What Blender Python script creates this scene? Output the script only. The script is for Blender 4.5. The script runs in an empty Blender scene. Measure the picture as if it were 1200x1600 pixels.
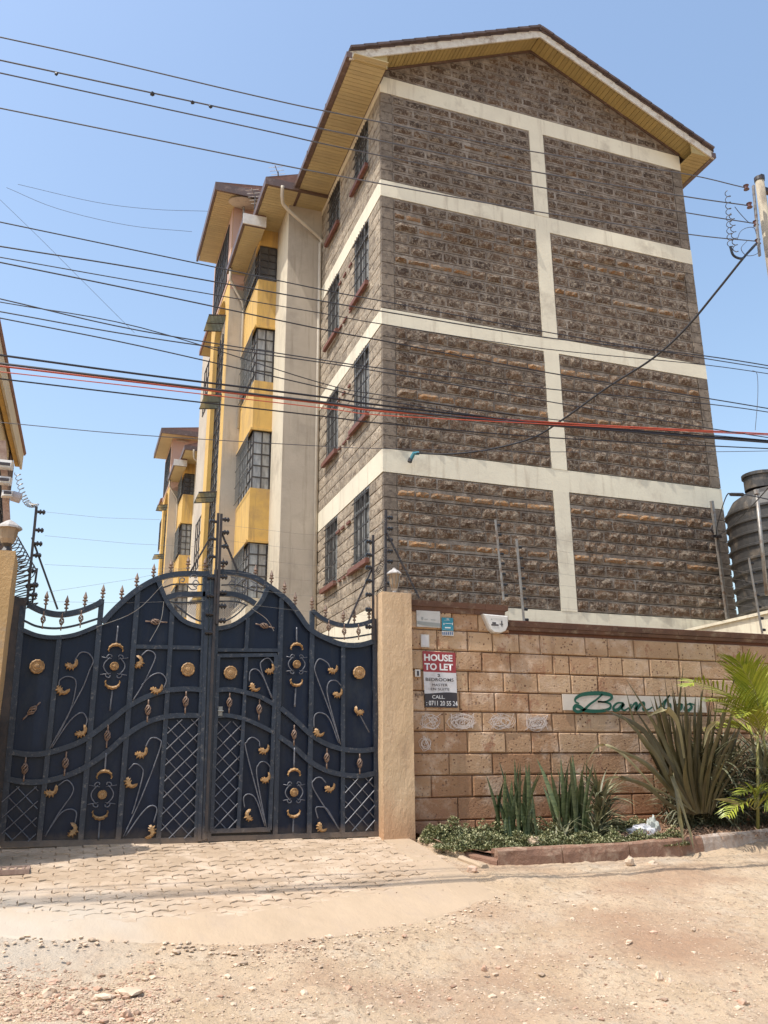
import bpy, math, random
from mathutils import Vector, noise, Matrix
R = random.Random(7)
S = bpy.context.scene
COL = S.collection
# ---------------------------------------------------------------- camera
F, PITCH, ROLL, YAW = 1342.009, 0.291711, -0.0080386, 0.3465882     # focal length in pixels of the 1200 x 1600 frame
EYE = Vector((0, 0, 0.627))
_f = Vector((math.sin(YAW)*math.cos(PITCH), math.cos(YAW)*math.cos(PITCH), math.sin(PITCH)))
_r = Vector((math.cos(YAW), -math.sin(YAW), 0)); _u = _r.cross(_f)
_r, _u = _r*math.cos(ROLL)+_u*math.sin(ROLL), _u*math.cos(ROLL)-_r*math.sin(ROLL)
cam = bpy.data.cameras.new('camera'); camo = bpy.data.objects.new('camera', cam); COL.objects.link(camo)
cam.sensor_fit = 'VERTICAL'; cam.sensor_height = 36; cam.lens = F/1600*36; cam.clip_start = .05; cam.clip_end = 3000
m = Matrix((_r, _u, -_f)).transposed().to_4x4(); m.translation = EYE; camo.matrix_world = m
S.camera = camo
# ---------------------------------------------------------------- sky, sun, exposure
TO_SUN = Vector((-1.0, -0.26, 2.05)).normalized()
w = bpy.data.worlds.new('World'); S.world = w; w.use_nodes = True
nt = w.node_tree; bg = nt.nodes['Background']; sky = nt.nodes.new('ShaderNodeTexSky')
sky.sky_type = 'NISHITA'; sky.sun_disc = False
sky.sun_elevation = math.asin(TO_SUN.z); sky.sun_rotation = math.atan2(TO_SUN.x, TO_SUN.y)
sky.altitude = 0; sky.air_density = 1.45; sky.dust_density = 2.2; sky.ozone_density = 1.4
nt.links.new(sky.outputs[0], bg.inputs[0]); bg.inputs[1].default_value = 0.15
sun = bpy.data.lights.new('sun', 'SUN'); sun.energy = 3.1; sun.angle = math.radians(.5); sun.color = (1, .955, .88)
suno = bpy.data.objects.new('sun', sun); COL.objects.link(suno); suno.rotation_euler = TO_SUN.to_track_quat('Z', 'Y').to_euler()
suno.location = (-8, -3, 18)
S.view_settings.view_transform = 'Standard'; S.view_settings.look = 'None'
S.view_settings.gamma = 1; S.view_settings.use_curve_mapping = False; S.view_settings.exposure = 0.65
S.render.engine = 'CYCLES'; S.cycles.max_bounces = 6; S.cycles.use_denoising = True

# ---------------------------------------------------------------- measuring helpers: rays of the survey photograph meet known planes
def ray(px, py): return _f + _r*((px-600)/F) - _u*((py-800)/F)
def onY(px, py, Y): d = ray(px, py); return EYE + d*(Y/d.y)
def onX(px, py, X): d = ray(px, py); return EYE + d*((X)/d.x)
def onZ(px, py, Z): d = ray(px, py); return EYE + d*((Z-EYE.z)/d.z)

# ---------------------------------------------------------------- mesh collecting
class MB:
    def __init__(s): s.v = []; s.f = []; s.t = []
    def add(s, v, f, t=0.5):
        n = len(s.v); s.v += [tuple(p) for p in v]; s.f += [tuple(i+n for i in q) for q in f]; s.t += [t]*len(f); return s
    def box(s, x0, x1, y0, y1, z0, z1, t=.5):
        v = [(x, y, z) for z in (z0, z1) for y in (y0, y1) for x in (x0, x1)]
        return s.add(v, [(0,2,3,1),(4,5,7,6),(0,1,5,4),(1,3,7,5),(3,2,6,7),(2,0,4,6)], t)
    def hexa(s, v, t=.5): return s.add(v, [(0,3,2,1),(4,5,6,7),(0,1,5,4),(1,2,6,5),(2,3,7,6),(3,0,4,7)], t)
    def tube(s, pts, r, n=6, t=.5, r2=None):
        pts = [Vector(p) for p in pts]; N = len(pts)
        rings = []; up = Vector((0, 0, 1))
        d0 = (pts[1]-pts[0]).normalized()
        a = d0.orthogonal().normalized()
        for i, p in enumerate(pts):
            d = (pts[min(i+1, N-1)]-pts[max(i-1, 0)])
            if d.length < 1e-9: d = d0
            d.normalize(); a = (a - d*a.dot(d)).normalized(); b = d.cross(a)
            rr = r if r2 is None else r+(r2-r)*i/(N-1)
            if callable(r): rr = r(i/(N-1))
            rings.append([p+a*(rr*math.cos(2*math.pi*k/n))+b*(rr*math.sin(2*math.pi*k/n)) for k in range(n)])
        v = [q for g in rings for q in g]
        f = [(i*n+k, i*n+(k+1) % n, (i+1)*n+(k+1) % n, (i+1)*n+k) for i in range(N-1) for k in range(n)]
        f += [tuple(range(n))[::-1], tuple((N-1)*n+k for k in range(n))]
        return s.add(v, f, t)
    def beam(s, a, b, w, h, side=None, t=.5):
        a = Vector(a); b = Vector(b); d = (b-a).normalized()
        sd = Vector(side) if side else Vector((0, 1, 0)); sd = (sd-d*sd.dot(d)).normalized(); u = d.cross(sd)
        sd = sd*(w/2); u = u*(h/2)
        return s.hexa([a-sd-u, a+sd-u, a+sd+u, a-sd+u, b-sd-u, b+sd-u, b+sd+u, b-sd+u], t)
    def strip(s, pts, w, y0, y1, t=.5):
        """rectangular bar following (x, z) points in a plane facing -Y"""
        P = [Vector((p[0], p[1])) for p in pts]; N = len(P); v = []
        for i in range(N):
            d = (P[min(i+1, N-1)]-P[max(i-1, 0)]).normalized(); n = Vector((-d.y, d.x))*(w/2)
            for q, y in ((P[i]-n, y0), (P[i]+n, y0), (P[i]+n, y1), (P[i]-n, y1)): v.append((q.x, y, q.y))
        f = [(i*4+k, i*4+(k+1) % 4, i*4+4+(k+1) % 4, i*4+4+k) for i in range(N-1) for k in range(4)]
        f += [(3, 2, 1, 0), tuple((N-1)*4+k for k in range(4))]
        return s.add(v, f, t)
    def prism(s, poly, y0, y1, t=.5):
        """(x, z) outline given thickness along Y"""
        n = len(poly); v = [(p[0], y0, p[1]) for p in poly]+[(p[0], y1, p[1]) for p in poly]
        return s.add(v, [tuple(range(n)), tuple(range(2*n-1, n-1, -1))]+[((i+1) % n, i, n+i, n+(i+1) % n) for i in range(n)], t)
    def lathe(s, prof, c, n=16, t=.5):
        c = Vector(c); v = []
        for r, z in prof: v += [c+Vector((r*math.cos(2*math.pi*k/n), r*math.sin(2*math.pi*k/n), z)) for k in range(n)]
        f = [(i*n+k, i*n+(k+1) % n, (i+1)*n+(k+1) % n, (i+1)*n+k) for i in range(len(prof)-1) for k in range(n)]
        f += [tuple(range(n))[::-1], tuple((len(prof)-1)*n+k for k in range(n))]
        return s.add(v, f, t)
    def rock(s, c, rx, ry, rz, t=.5, seed=None, sub=1, rough=.35):
        rg = random.Random(seed if seed is not None else R.random())
        import bmesh
        b = bmesh.new(); bmesh.ops.create_icosphere(b, subdivisions=sub, radius=1)
        o = Vector((rg.random()*50, rg.random()*50, 0)); a = rg.random()*6.28; ca, sa = math.cos(a), math.sin(a)
        v = []
        for q in b.verts:
            p = q.co*(1+rough*noise.noise(q.co*1.3+o)*1.6)
            x, y = p.x*rx, p.y*ry
            v.append((c[0]+x*ca-y*sa, c[1]+x*sa+y*ca, c[2]+p.z*rz))
        f = [tuple(k.index for k in q.verts) for q in b.faces]; b.free()
        return s.add(v, f, t)

def org(o): return o.location if o else Vector((0, 0, 0))
WORLD = {}
def build(name, mb, mat, parent=None, smooth=False, label=None, cat=None, group=None, kind=None, base=False):
    v = mb.v
    lo = [min(p[i] for p in v) for i in range(3)]; hi = [max(p[i] for p in v) for i in range(3)]
    c = Vector(((lo[0]+hi[0])/2, (lo[1]+hi[1])/2, lo[2] if (parent is None) else (lo[2]+hi[2])/2))
    me = bpy.data.meshes.new(name)
    me.from_pydata([(p[0]-c.x, p[1]-c.y, p[2]-c.z) for p in v], [], mb.f)
    if len(set(mb.t)) > 1 or mb.t[0] != .5:
        at = me.attributes.new('tone', 'FLOAT', 'FACE'); at.data.foreach_set('value', mb.t)
    else:
        at = me.attributes.new('tone', 'FLOAT', 'FACE'); at.data.foreach_set('value', [.5]*len(me.polygons))
    if smooth: me.polygons.foreach_set('use_smooth', [True]*len(me.polygons))
    me.update()
    me.materials.append(mat)
    o = bpy.data.objects.new(name, me); COL.objects.link(o)
    WORLD[o.name] = c
    if parent: o.parent = parent; o.location = c-WORLD[parent.name]
    else: o.location = c
    tag(o, label, cat, group, kind)
    return o
def tag(o, label=None, cat=None, group=None, kind=None):
    for k, x in (('label', label), ('category', cat), ('group', group), ('kind', kind)):
        if x: o[k] = x
    return o
def empty(name, loc, label=None, cat=None, group=None, kind=None, parent=None):
    o = bpy.data.objects.new(name, None); COL.objects.link(o); o.empty_display_size = .2
    WORLD[o.name] = Vector(loc)
    o.parent = parent; o.location = Vector(loc)-(WORLD[parent.name] if parent else Vector((0, 0, 0)))
    return tag(o, label, cat, group, kind)
def copy_tree(o, parent=None):
    c = o.copy(); COL.objects.link(c); c.parent = parent
    for ch in list(o.children): copy_tree(ch, c)
    return c
def catmull(P, k=6):
    P = [Vector(p) for p in P]; Q = [P[0]*2-P[1]]+P+[P[-1]*2-P[-2]]; out = []
    for i in range(1, len(Q)-2):
        a, b, c, d = Q[i-1:i+3]
        for j in range(k):
            t = j/k; out.append(.5*((2*b)+(c-a)*t+(2*a-5*b+4*c-d)*t*t+(3*b-a-3*c+d)*t**3))
    return out+[P[-1]]

# ---------------------------------------------------------------- materials
def mat(name, ca, cb=None, scale=6, detail=6, rough=.85, bump=0., bscale=40, metal=0., stretch=None,
        tone=None, spot=None, smear_speck=None, stain=None, streak=None, splash=None, trans=0., grime=None, spec=.5, coat=0., contrast=.5):
    """ca, cb: two colours mixed by noise; tone: (colour a, colour b) mixed by the pieces' own tone; spot: (scale, size, colour) small pits; grime: (colour, scale, amount)"""
    m = bpy.data.materials.new(name); m.use_nodes = True; N = m.node_tree.nodes; L = m.node_tree.links
    b = N['Principled BSDF']; g = N.new('ShaderNodeNewGeometry'); vec = g.outputs['Position']
    if stretch:
        mp = N.new('ShaderNodeMapping'); mp.inputs['Scale'].default_value = stretch; L.new(vec, mp.inputs[0]); vec = mp.outputs[0]
    def nz(sc, dt=6, v=vec, ro=.6):
        n = N.new('ShaderNodeTexNoise'); n.inputs['Scale'].default_value = sc; n.inputs['Detail'].default_value = dt; n.inputs['Roughness'].default_value = ro
        L.new(v, n.inputs['Vector']); return n.outputs['Fac']
    def ramp(src, lo, hi):
        r = N.new('ShaderNodeMapRange'); r.inputs['From Min'].default_value = lo; r.inputs['From Max'].default_value = hi
        L.new(src, r.inputs['Value']); return r.outputs[0]
    def mix(fac, A, B):
        x = N.new('ShaderNodeMix'); x.data_type = 'RGBA'
        for s_, v_ in ((0, fac), (6, A), (7, B)):
            if hasattr(v_, 'links') or hasattr(v_, 'is_linked'): L.new(v_, x.inputs[s_])
            elif s_ == 0: x.inputs[0].default_value = v_
            else: x.inputs[s_].default_value = (*v_, 1)
        return x.outputs[2]
    cb = cb or tuple(c*.8 for c in ca)
    col = mix(ramp(nz(scale, detail), .5-contrast*.36, .5+contrast*.36), ca, cb)
    if tone:
        at = N.new('ShaderNodeAttribute'); at.attribute_name = 'tone'
        tc = mix(at.outputs['Fac'], tone[0], tone[1])
        mm = N.new('ShaderNodeMix'); mm.data_type = 'RGBA'; mm.blend_type = 'MULTIPLY'; mm.inputs[0].default_value = 1
        L.new(col, mm.inputs[6]); L.new(tc, mm.inputs[7]); col = mm.outputs[2]
    if spot:
        vo = N.new('ShaderNodeTexVoronoi'); vo.inputs['Scale'].default_value = spot[0]; L.new(vec, vo.inputs['Vector'])
        n2 = nz(spot[0]*.35, 3)
        ad = N.new('ShaderNodeMath'); ad.operation = 'MULTIPLY_ADD'; L.new(n2, ad.inputs[0]); ad.inputs[1].default_value = -.8
        ad.inputs[2].default_value = spot[1]+.4
        df = N.new('ShaderNodeMath'); df.operation = 'SUBTRACT'; L.new(ad.outputs[0], df.inputs[0]); L.new(vo.outputs['Distance'], df.inputs[1])
        sp = ramp(df.outputs[0], 0, .06); col = mix(sp, col, spot[2])
    if grime:
        col = mix(ramp(nz(grime[1], 5, ro=.7), .62-grime[2]*.25, .78-grime[2]*.2), col, grime[0])
    if smear_speck:   # (colour, scale, share): mortar smears on stone, pebble-shadow specks on the ground
        col = mix(ramp(nz(smear_speck[1], 9, ro=.72), .60-smear_speck[2]*.2, .66-smear_speck[2]*.2), col, smear_speck[0])
    if streak:  # (colour, amount): rain streaks running down the paint
        mp2 = N.new('ShaderNodeMapping'); mp2.inputs['Scale'].default_value = (7, 7, .55); L.new(g.outputs['Position'], mp2.inputs[0])
        col = mix(ramp(nz(1.0, 7, mp2.outputs[0], .68), .60-streak[1]*.12, .80-streak[1]*.1), col, streak[0])
    if splash:  # (height, colour, ground level): mud thrown up from the ground
        sz = N.new('ShaderNodeSeparateXYZ'); L.new(g.outputs['Position'], sz.inputs[0])
        ma = N.new('ShaderNodeMath'); ma.operation = 'MULTIPLY_ADD'; L.new(nz(5, 7, ro=.7), ma.inputs[0]); ma.inputs[1].default_value = -splash[0]*2.2; L.new(sz.outputs['Z'], ma.inputs[2])
        mr = ramp(ma.outputs[0], splash[2]+splash[0]*.2, splash[2]-splash[0]*1.1)
        ms = N.new('ShaderNodeMath'); ms.operation = 'MULTIPLY'; ms.inputs[1].default_value = .75; L.new(mr, ms.inputs[0]); col = mix(ms.outputs[0], col, splash[1])
    if stain:   # (centre, radius, colour): a spill of cement with a ragged edge
        dd = N.new('ShaderNodeVectorMath'); dd.operation = 'DISTANCE'; L.new(g.outputs['Position'], dd.inputs[0]); dd.inputs[1].default_value = stain[0]
        ns = N.new('ShaderNodeMath'); ns.operation = 'MULTIPLY_ADD'; L.new(nz(2.2, 6), ns.inputs[0]); ns.inputs[1].default_value = -1.6; L.new(dd.outputs['Value'], ns.inputs[2])
        col = mix(ramp(ns.outputs[0], stain[1]-.75, stain[1]-1.6), col, stain[2])
    L.new(col, b.inputs['Base Color'])
    b.inputs['Roughness'].default_value = rough; b.inputs['Metallic'].default_value = metal
    b.inputs['Specular IOR Level'].default_value = spec
    b.inputs['Coat Weight'].default_value = coat
    if trans: b.inputs['Transmission Weight'].default_value = trans
    if bump:
        bp = N.new('ShaderNodeBump'); bp.inputs['Strength'].default_value = 1; bp.inputs['Distance'].default_value = bump
        h = nz(bscale, 8, ro=.65)
        if spot:
            ml = N.new('ShaderNodeMath'); ml.operation = 'MULTIPLY_ADD'; L.new(sp, ml.inputs[0]); ml.inputs[1].default_value = -.8; L.new(h, ml.inputs[2]); h = ml.outputs[0]
        L.new(h, bp.inputs['Height']); L.new(bp.outputs[0], b.inputs['Normal'])
    return m
M = {}
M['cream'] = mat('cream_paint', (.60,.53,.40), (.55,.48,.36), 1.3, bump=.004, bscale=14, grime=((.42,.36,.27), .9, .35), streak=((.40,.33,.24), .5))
M['cream_face'] = mat('darker_cream_plaster', (.50,.435,.35), (.43,.37,.295), 1.1, bump=.005, bscale=10, grime=((.36,.31,.25), .7, .4), streak=((.32,.27,.21), .6))  # darker cream for the column and tower fronts, with grime and streaks
M['band'] = mat('band_cream_paint', (.74,.68,.53), (.66,.60,.47), 1.6, bump=.004, bscale=16, grime=((.50,.44,.34), 1.2, .3), streak=((.46,.39,.29), .45))
M['yellow'] = mat('yellow_ochre_paint', (.64,.41,.12), (.56,.35,.10), 1.2, bump=.004, bscale=12, grime=((.42,.27,.11), .9, .4), streak=((.36,.23,.10), .8))
M['pink'] = mat('pink_plaster', (.50,.33,.26), (.45,.29,.22), 1.4, bump=.004, bscale=12)  # pinker tone for the upper tower walls
M['mortar'] = mat('stone_mortar', (.25,.20,.155), (.12,.09,.068), 9, bump=.02, bscale=26, grime=((.33,.28,.23), 3, .6))
M['dark_joint'] = mat('dark_joint', (.05,.04,.032), (.035,.03,.025), 8)
M['quoin'] = mat('dressed_quoin_stone', (.22,.18,.14), (.15,.12,.092), 3.5, bump=.012, bscale=30, tone=((.75,.72,.70),(1.15,1.12,1.08)), smear_speck=((.11,.085,.065), 12, .4), grime=((.27,.22,.17), 5, .4))
M['stone'] = mat('quarry_faced_stone', (1,1,1), (.55,.53,.5), 16, bump=.05, bscale=22, tone=((.074,.047,.033),(.50,.27,.12)), rough=.95, grime=((.34,.27,.20), 8, .5), smear_speck=((.25,.20,.15), 18, .42), contrast=.8)
M['side_stone'] = mat('grey_side_stone', (.46,.395,.31), (.28,.23,.175), 14, bump=.03, bscale=26, tone=((.75,.72,.68),(1.12,1.08,1.02)), grime=((.16,.125,.095), 7, .45))
M['red_paint'] = mat('maroon_sill_paint', (.14,.04,.028), (.19,.09,.06), 12, rough=.6, bump=.003)
M['frame'] = mat('window_steel', (.035,.03,.028), (.06,.05,.045), 20, rough=.5)
M['frame_light'] = mat('grey_window_steel', (.20,.20,.19), (.13,.13,.12), 20, rough=.5)
M['glass'] = mat('window_glass', (.075,.08,.085), (.05,.05,.055), 2, rough=.06, spec=.9)
M['glass_pale'] = mat('curtained_glass', (.42,.42,.40), (.20,.20,.20), 5, stretch=(3,3,.6), rough=.12, spec=.8)
M['glass_green'] = mat('dark_green_glass', (.22,.28,.27), (.15,.20,.20), 3, rough=.08, spec=.8)
M['dark_room'] = mat('dark_interior', (.02,.016,.013), None, 3)
M['soffit'] = mat('soffit_board_paint', (.40,.30,.12), (.35,.26,.105), 3, rough=.6, tone=((.9,.9,.88),(1.06,1.05,1.0)), bump=.001)
M['soffit_pale'] = mat('pale_soffit_paint', (.50,.41,.22), (.45,.36,.20), 3, rough=.6, tone=((.93,.93,.93),(1.05,1.05,1.02)))
M['barge'] = mat('barge_board_paint', (.68,.64,.56), (.54,.48,.40), 7, rough=.6, grime=((.35,.27,.2), 6, .5), stretch=(1,1,1))
M['tile'] = mat('roof_tile', (.10,.075,.075), (.07,.05,.05), 10, tone=((.8,.8,.8),(1.3,1.25,1.2)), bump=.004)
M['tile_red'] = mat('weathered_roof_tile', (.24,.13,.10), (.17,.09,.07), 8, bump=.004)
M['gutter'] = mat('brown_gutter_metal', (.13,.08,.06), (.09,.055,.045), 5, rough=.45, grime=((.22,.15,.12), 5, .4))
M['pipe'] = mat('cream_pipe', (.58,.52,.42), (.50,.44,.35), 6, rough=.5)
M['wire'] = mat('black_cable', (.02,.02,.025), None, 3, rough=.5)
M['wire_grey'] = mat('grey_conductor', (.10,.10,.11), None, 3, rough=.5, metal=.3)
M['wire_red'] = mat('red_cable', (.42,.07,.03), None, 3, rough=.5)
M['galv'] = mat('galvanised_steel', (.34,.32,.29), (.22,.2,.18), 14, rough=.5, metal=.5, grime=((.2,.11,.06), 9, .4))
M['black_steel'] = mat('black_post_steel', (.018,.018,.022), (.05,.035,.03), 14, rough=.5, bump=.001)
M['insul'] = mat('black_insulator', (.015,.015,.018), None, 3, rough=.3)
M['porcelain'] = mat('brown_porcelain', (.11,.04,.03), None, 4, rough=.25)
M['concrete_pole'] = mat('weathered_pole', (.42,.36,.26), (.30,.25,.18), 5, bump=.008, bscale=30, stretch=(1,1,.3), grime=((.12,.09,.07), 5, .35))
M['tank'] = mat('black_tank_plastic', (.030,.029,.029), (.055,.05,.045), 4, rough=.55, grime=((.15,.12,.09), 3, .35))
M['white'] = mat('off_white_plastic', (.66,.64,.6), (.55,.52,.48), 8, rough=.4)
# ================================================================= apartment building
XC, YC, XE = 4.758, 13.2, 11.99
ROWS = [(3.32, 5.56), (6.01, 8.42), (8.76, 11.17), (11.55, 13.60)]
BANDS = [(2.9, 3.31), (5.57, 6.0), (8.43, 8.75), (11.18, 11.54), (13.61, 14.0)]
Y0, XA, Y1, XB, Y2, XT, Y3 = 17.454, 3.93, 18.64, 3.47, 20.46, 3.06, 23.7      # jogs of the entrance side
RZ0, RX0, RZR, RXR = 13.83, 4.02, 15.80, 8.27                                  # underside of the roof: eave, ridge
def roofz(x): return RZ0+(x-RX0)*(RZR-RZ0)/(RXR-RX0) if x < RXR else RZR-(x-RXR)*(RZR-RZ0)/(RXR-RX0)
def stone_block(mb, x0, x1, z0, z1, y, depth, rg, t, nx=4, nz=2, inset=.012):
    """one quarry-faced stone seen on its -Y side"""
    v = []; base = y-depth*.25
    for j in range(nz+1):
        for i in range(nx+1):
            edge = i in (0, nx) or j in (0, nz)
            jx = 0 if i in (0, nx) else rg.uniform(-.2, .2)*(x1-x0)/nx
            yy = base+rg.uniform(-.004, .004) if edge else y-depth*rg.uniform(.35, 1.25)
            ix = (rg.uniform(.3, 1.4)*inset)*(1 if i == 0 else -1 if i == nx else 0)
            iz = (rg.uniform(.3, 1.5)*inset)*(1 if j == 0 else -1 if j == nz else 0)
            v.append((x0+(x1-x0)*i/nx+jx+ix, yy, z0+(z1-z0)*j/nz+iz))
    n = len(v); W_ = nx+1
    f = [(j*W_+i, j*W_+i+1, (j+1)*W_+i+1, (j+1)*W_+i) for j in range(nz) for i in range(nx)]
    ring = [i for i in range(W_)]+[j*W_+nx for j in range(1, nz+1)]+[nz*W_+i for i in range(nx-1, -1, -1)]+[j*W_ for j in range(nz-1, 0, -1)]
    v += [(v[k][0], y+.05, v[k][2]) for k in ring]
    for a in range(len(ring)):
        b = (a+1) % len(ring); f.append((ring[b], ring[a], n+a, n+b))
    return mb.add(v, f, t)

def apartment(dy, near, dx=0.0):
    """the block; dy moves it back along the drive; the far one is built without the stone skin that nobody can see"""
    if near: lab = 'tall brown stone apartment block with cream bands and pitched roof, filling the centre'
    else: lab = 'second apartment block with yellow bays, far down the drive behind the gate'
    o_ = Vector((dx, dy, 0))
    root = empty('apartment_building', (8.4, 20+dy, 0), lab, 'building')
    def B(name, mb, mt, parent=None, **k):
        if dy: mb.v = [(p[0]+o_.x, p[1]+dy, p[2]) for p in mb.v]
        return build(name, mb, mt, parent or root, **k)
    rg = random.Random(11)
    YB = 30.6
    # ---- solid core
    mb = MB(); mb.box(XC+.06, XE-.02, YC+.06, YB, 0, 14.0)
    core = B('masonry_core', mb, M['dark_joint'])
    # ---- cream bands, pillar
    g = MB()
    for i, (a, b) in enumerate(BANDS):
        if i == 0: a = 0
        g.box(XC-.012, XE+.012, YC-.012, YC+.05, a, b)
        B('band_beam', g, M['band']); g = MB()
        g.box(XC-.012, XC+.05, YC+.053, Y0, a, b); B('side_beam', g, M['band']); g = MB()
    g.box(XC-.03, XC+.05, YC+.053, Y0, 14.003, 14.2); B('wall_plate', g, M['band']); g = MB()
    if near:
        for (a, b) in ROWS: g.box(8.105, 8.435, YC-.018, YC+.05, a-.008, b+.008)
        B('pillar', g, M['band']); g = MB()
        # ---- gable wall: mortar courses, quoins and stones
        gw = MB(); quo = MB(); wall = empty('gable_wall', (8.4, YC, 3.3), parent=root)
        cands = []
        panels = [(p, r) for r in range(4) for p in ((XC+.25, 8.10), (8.44, XE-.25))]
        for (px0, px1), r in panels:
            a, b = ROWS[r]; n = round((b-a)/.232); h = (b-a)/n
            for k in range(n):
                z0 = a+k*h; fromtop = n-1-k
                gw.box(px0, px1, YC-.004, YC+.05, z0+.008, z0+h-.006)
                x = px0+rg.uniform(-.15, 0)
                orange = fromtop in (1, 5) and r < 3 or (r == 3 and fromtop in (3,)) or (r == 2 and fromtop == 2)
                while x < px1-.05:
                    L_ = rg.uniform(.27, .52); x1 = min(x+L_, px1)
                    if px1-x1 < .12: x1 = px1
                    xa = max(x, px0)
                    if x1-xa > .08:
                        t = rg.uniform(.0, .16)+(0.05 if r < 2 else 0)
                        dp = rg.uniform(.02, .05)
                        if orange:
                            st = [1, .9, .75, .35][r]; t = rg.uniform(.25, .95)*st*(1 if rg.random() < (.85 if r < 2 else .6) else .3); dp = rg.uniform(.03, .085)*(1 if r < 3 else .6)
                        mg = [.012, .012, .022, .028][r]
                        cands.append((r, xa+mg*.6, x1-mg*.6, z0+.02+(mg-.012)+(.03 if orange and t > .3 else 0), z0+h-.02-(mg-.012)*1.3-(.045 if orange and t > .3 else 0), dp if r < 2 or orange else dp*.55, t))
                    x = x1+.0
        # triangle under the roof
        z = 14.02
        while z < 15.55:
            xl = RX0+(z+.2-RZ0)*(RXR-RX0)/(RZR-RZ0)+.02; xr = 2*RXR-xl
            xl2 = RX0+(z-RZ0)*(RXR-RX0)/(RZR-RZ0)+.06; xr2 = 2*RXR-xl2
            xl2 = max(xl2, XC)
            gw.hexa([(xl2, YC-.004, z), (xr2, YC-.004, z), (xr2, YC+.05, z), (xl2, YC+.05, z), (max(xl, XC), YC-.004, z+.2), (min(xr, XE), YC-.004, z+.2), (min(xr, XE), YC+.05, z+.2), (max(xl, XC), YC+.05, z+.2)])
            x = max(xl, XC)+.05
            while x < xr-.1:
                x1 = min(x+rg.uniform(.25, .5), xr-.04)
                if x1-x > .1: cands.append((4, x+.015, x1-.015, z+.025, z+.18, rg.uniform(.01, .03), rg.uniform(0, .22)))
                x = x1
            z += .213
        tri = MB(); tri.prism([(XC, 14.0), (XE, 14.0), (XE, roofz(XE)), (RXR, RZR), (XC, roofz(XC))], YC+.02, YC+.3)
        B('gable_triangle', tri, M['dark_joint'])
        B('mortar_course', gw, M['mortar'], wall, kind='stuff')
        for (a, b) in ROWS:
            n = round((b-a)/.232); h = (b-a)/n
            for k in range(n):
                for x0, x1 in ((XC, XC+.24), (XE-.24, XE)):
                    q = MB(); q.box(x0, x1, YC-.014-rg.random()*.006, YC+.05, a+k*h+.006, a+(k+1)*h-.006, t=rg.random())
                    B('quoin', q, M['quoin'], wall)
        cands.sort(key=lambda c: (c[0], c[3]))
        rest = MB()
        for i, c in enumerate(cands):
            mb = MB() if i < 220 else rest
            stone_block(mb, c[1], c[2], c[3], c[4], YC-.006, c[5], rg, c[6])
            if i < 220: B('stone', mb, M['stone'], wall)
        B('stone_rows', rest, M['stone'], wall, kind='stuff')
        # ---- entrance side in grey stone
        sw = empty('side_wall', (XC, 15.3, 3.3), parent=root); q = MB(); back = MB()
        for r, (a, b) in enumerate(ROWS):
            n = round((b-a)/.232); h = (b-a)/n
            zt, zb = (b, 4.2+2.76*r if r < 3 else 12.42)
            holes = [(13.93, 14.82), (15.93, 16.76)]
            for k in range(n):
                z0, z1 = a+k*h, a+(k+1)*h
                y = YC+.055
                segs = [(YC+.055, Y0)]
                if z1 > zb+.05:
                    segs = [(YC+.055, 13.93), (14.82, 15.93), (16.76, Y0)]
                for s0, s1 in segs:
                    y = s0
                    while y < s1-.01:
                        y1 = min(y+rg.uniform(.26, .5), s1)
                        if s1-y1 < .1: y1 = s1
                        tt = rg.random(); d = rg.uniform(.0, .007)
                        v = [(XC-d, y+.002, z0+.010), (XC-d, y1-.002, z0+.010), (XC-d, y1-.002, z1-.010), (XC-d, y+.002, z1-.010)]
                        cx = (y+y1)/2; cz = (z0+z1)/2
                        v2 = [(XC+.05, p[1], p[2]) for p in v]
                        v.append((XC-d-rg.uniform(.006, .016), cx+rg.uniform(-.05, .05), cz+rg.uniform(-.03, .03)))
                        q.add(v+v2, [(0, 1, 4), (1, 2, 4), (2, 3, 4), (3, 0, 4), (0, 3, 8, 5), (1, 0, 5, 6), (2, 1, 6, 7), (3, 2, 7, 8)], tt)
                        y = y1
        B('side_stone_rows', q, M['side_stone'], sw, kind='stuff')
        # windows of the stone side
        for r in range(4):
            zb = 4.2+2.76*r if r < 3 else 12.42
            zt = [5.56, 8.42, 11.17, 13.60][r]
            for y0, y1 in ((13.93, 14.82), (15.93, 16.76)):
                f = MB()
                for yy in (y0+.02, y1-.02): f.box(XC+.0, XC+.045, yy-.02, yy+.02, zb, zt)
                for zz in (zb+.02, zt-.32, zt-.02): f.box(XC+.0, XC+.045, y0+.04, y1-.04, zz-.02, zz+.02)
                for k in (1, 2): yy = y0+(y1-y0)*k/3; f.box(XC+.005, XC+.04, yy-.012, yy+.012, zb+.04, zt-.04)
                fr = B('window', f, M['frame_light'])
                p = MB(); p.box(XC+.046, XC+.056, y0, y1, zb, zt-.32); B('pane', p, M['glass_pale'], fr)
                p = MB(); p.box(XC+.046, XC+.056, y0, y1, zt-.30, zt); B('top_light', p, M['dark_room'], fr)
                gr = MB()
                for k in range(1, 8): yy = y0+(y1-y0)*k/8; gr.box(XC-.045, XC-.033, yy-.006, yy+.006, zb, zt-.02)
                for k in range(5): zz = zb+.08+(zt-zb-.2)*k/4; gr.box(XC-.05, XC-.033, y0-.03, y1+.03, zz-.009, zz+.009)
                B('grille', gr, M['frame'], fr)
                s_ = MB(); s_.box(XC-.11, XC-.035, y0-.08, y1+.08, zb-.10, zb-.01); B('sill', s_, M['red_paint'], fr)
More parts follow.
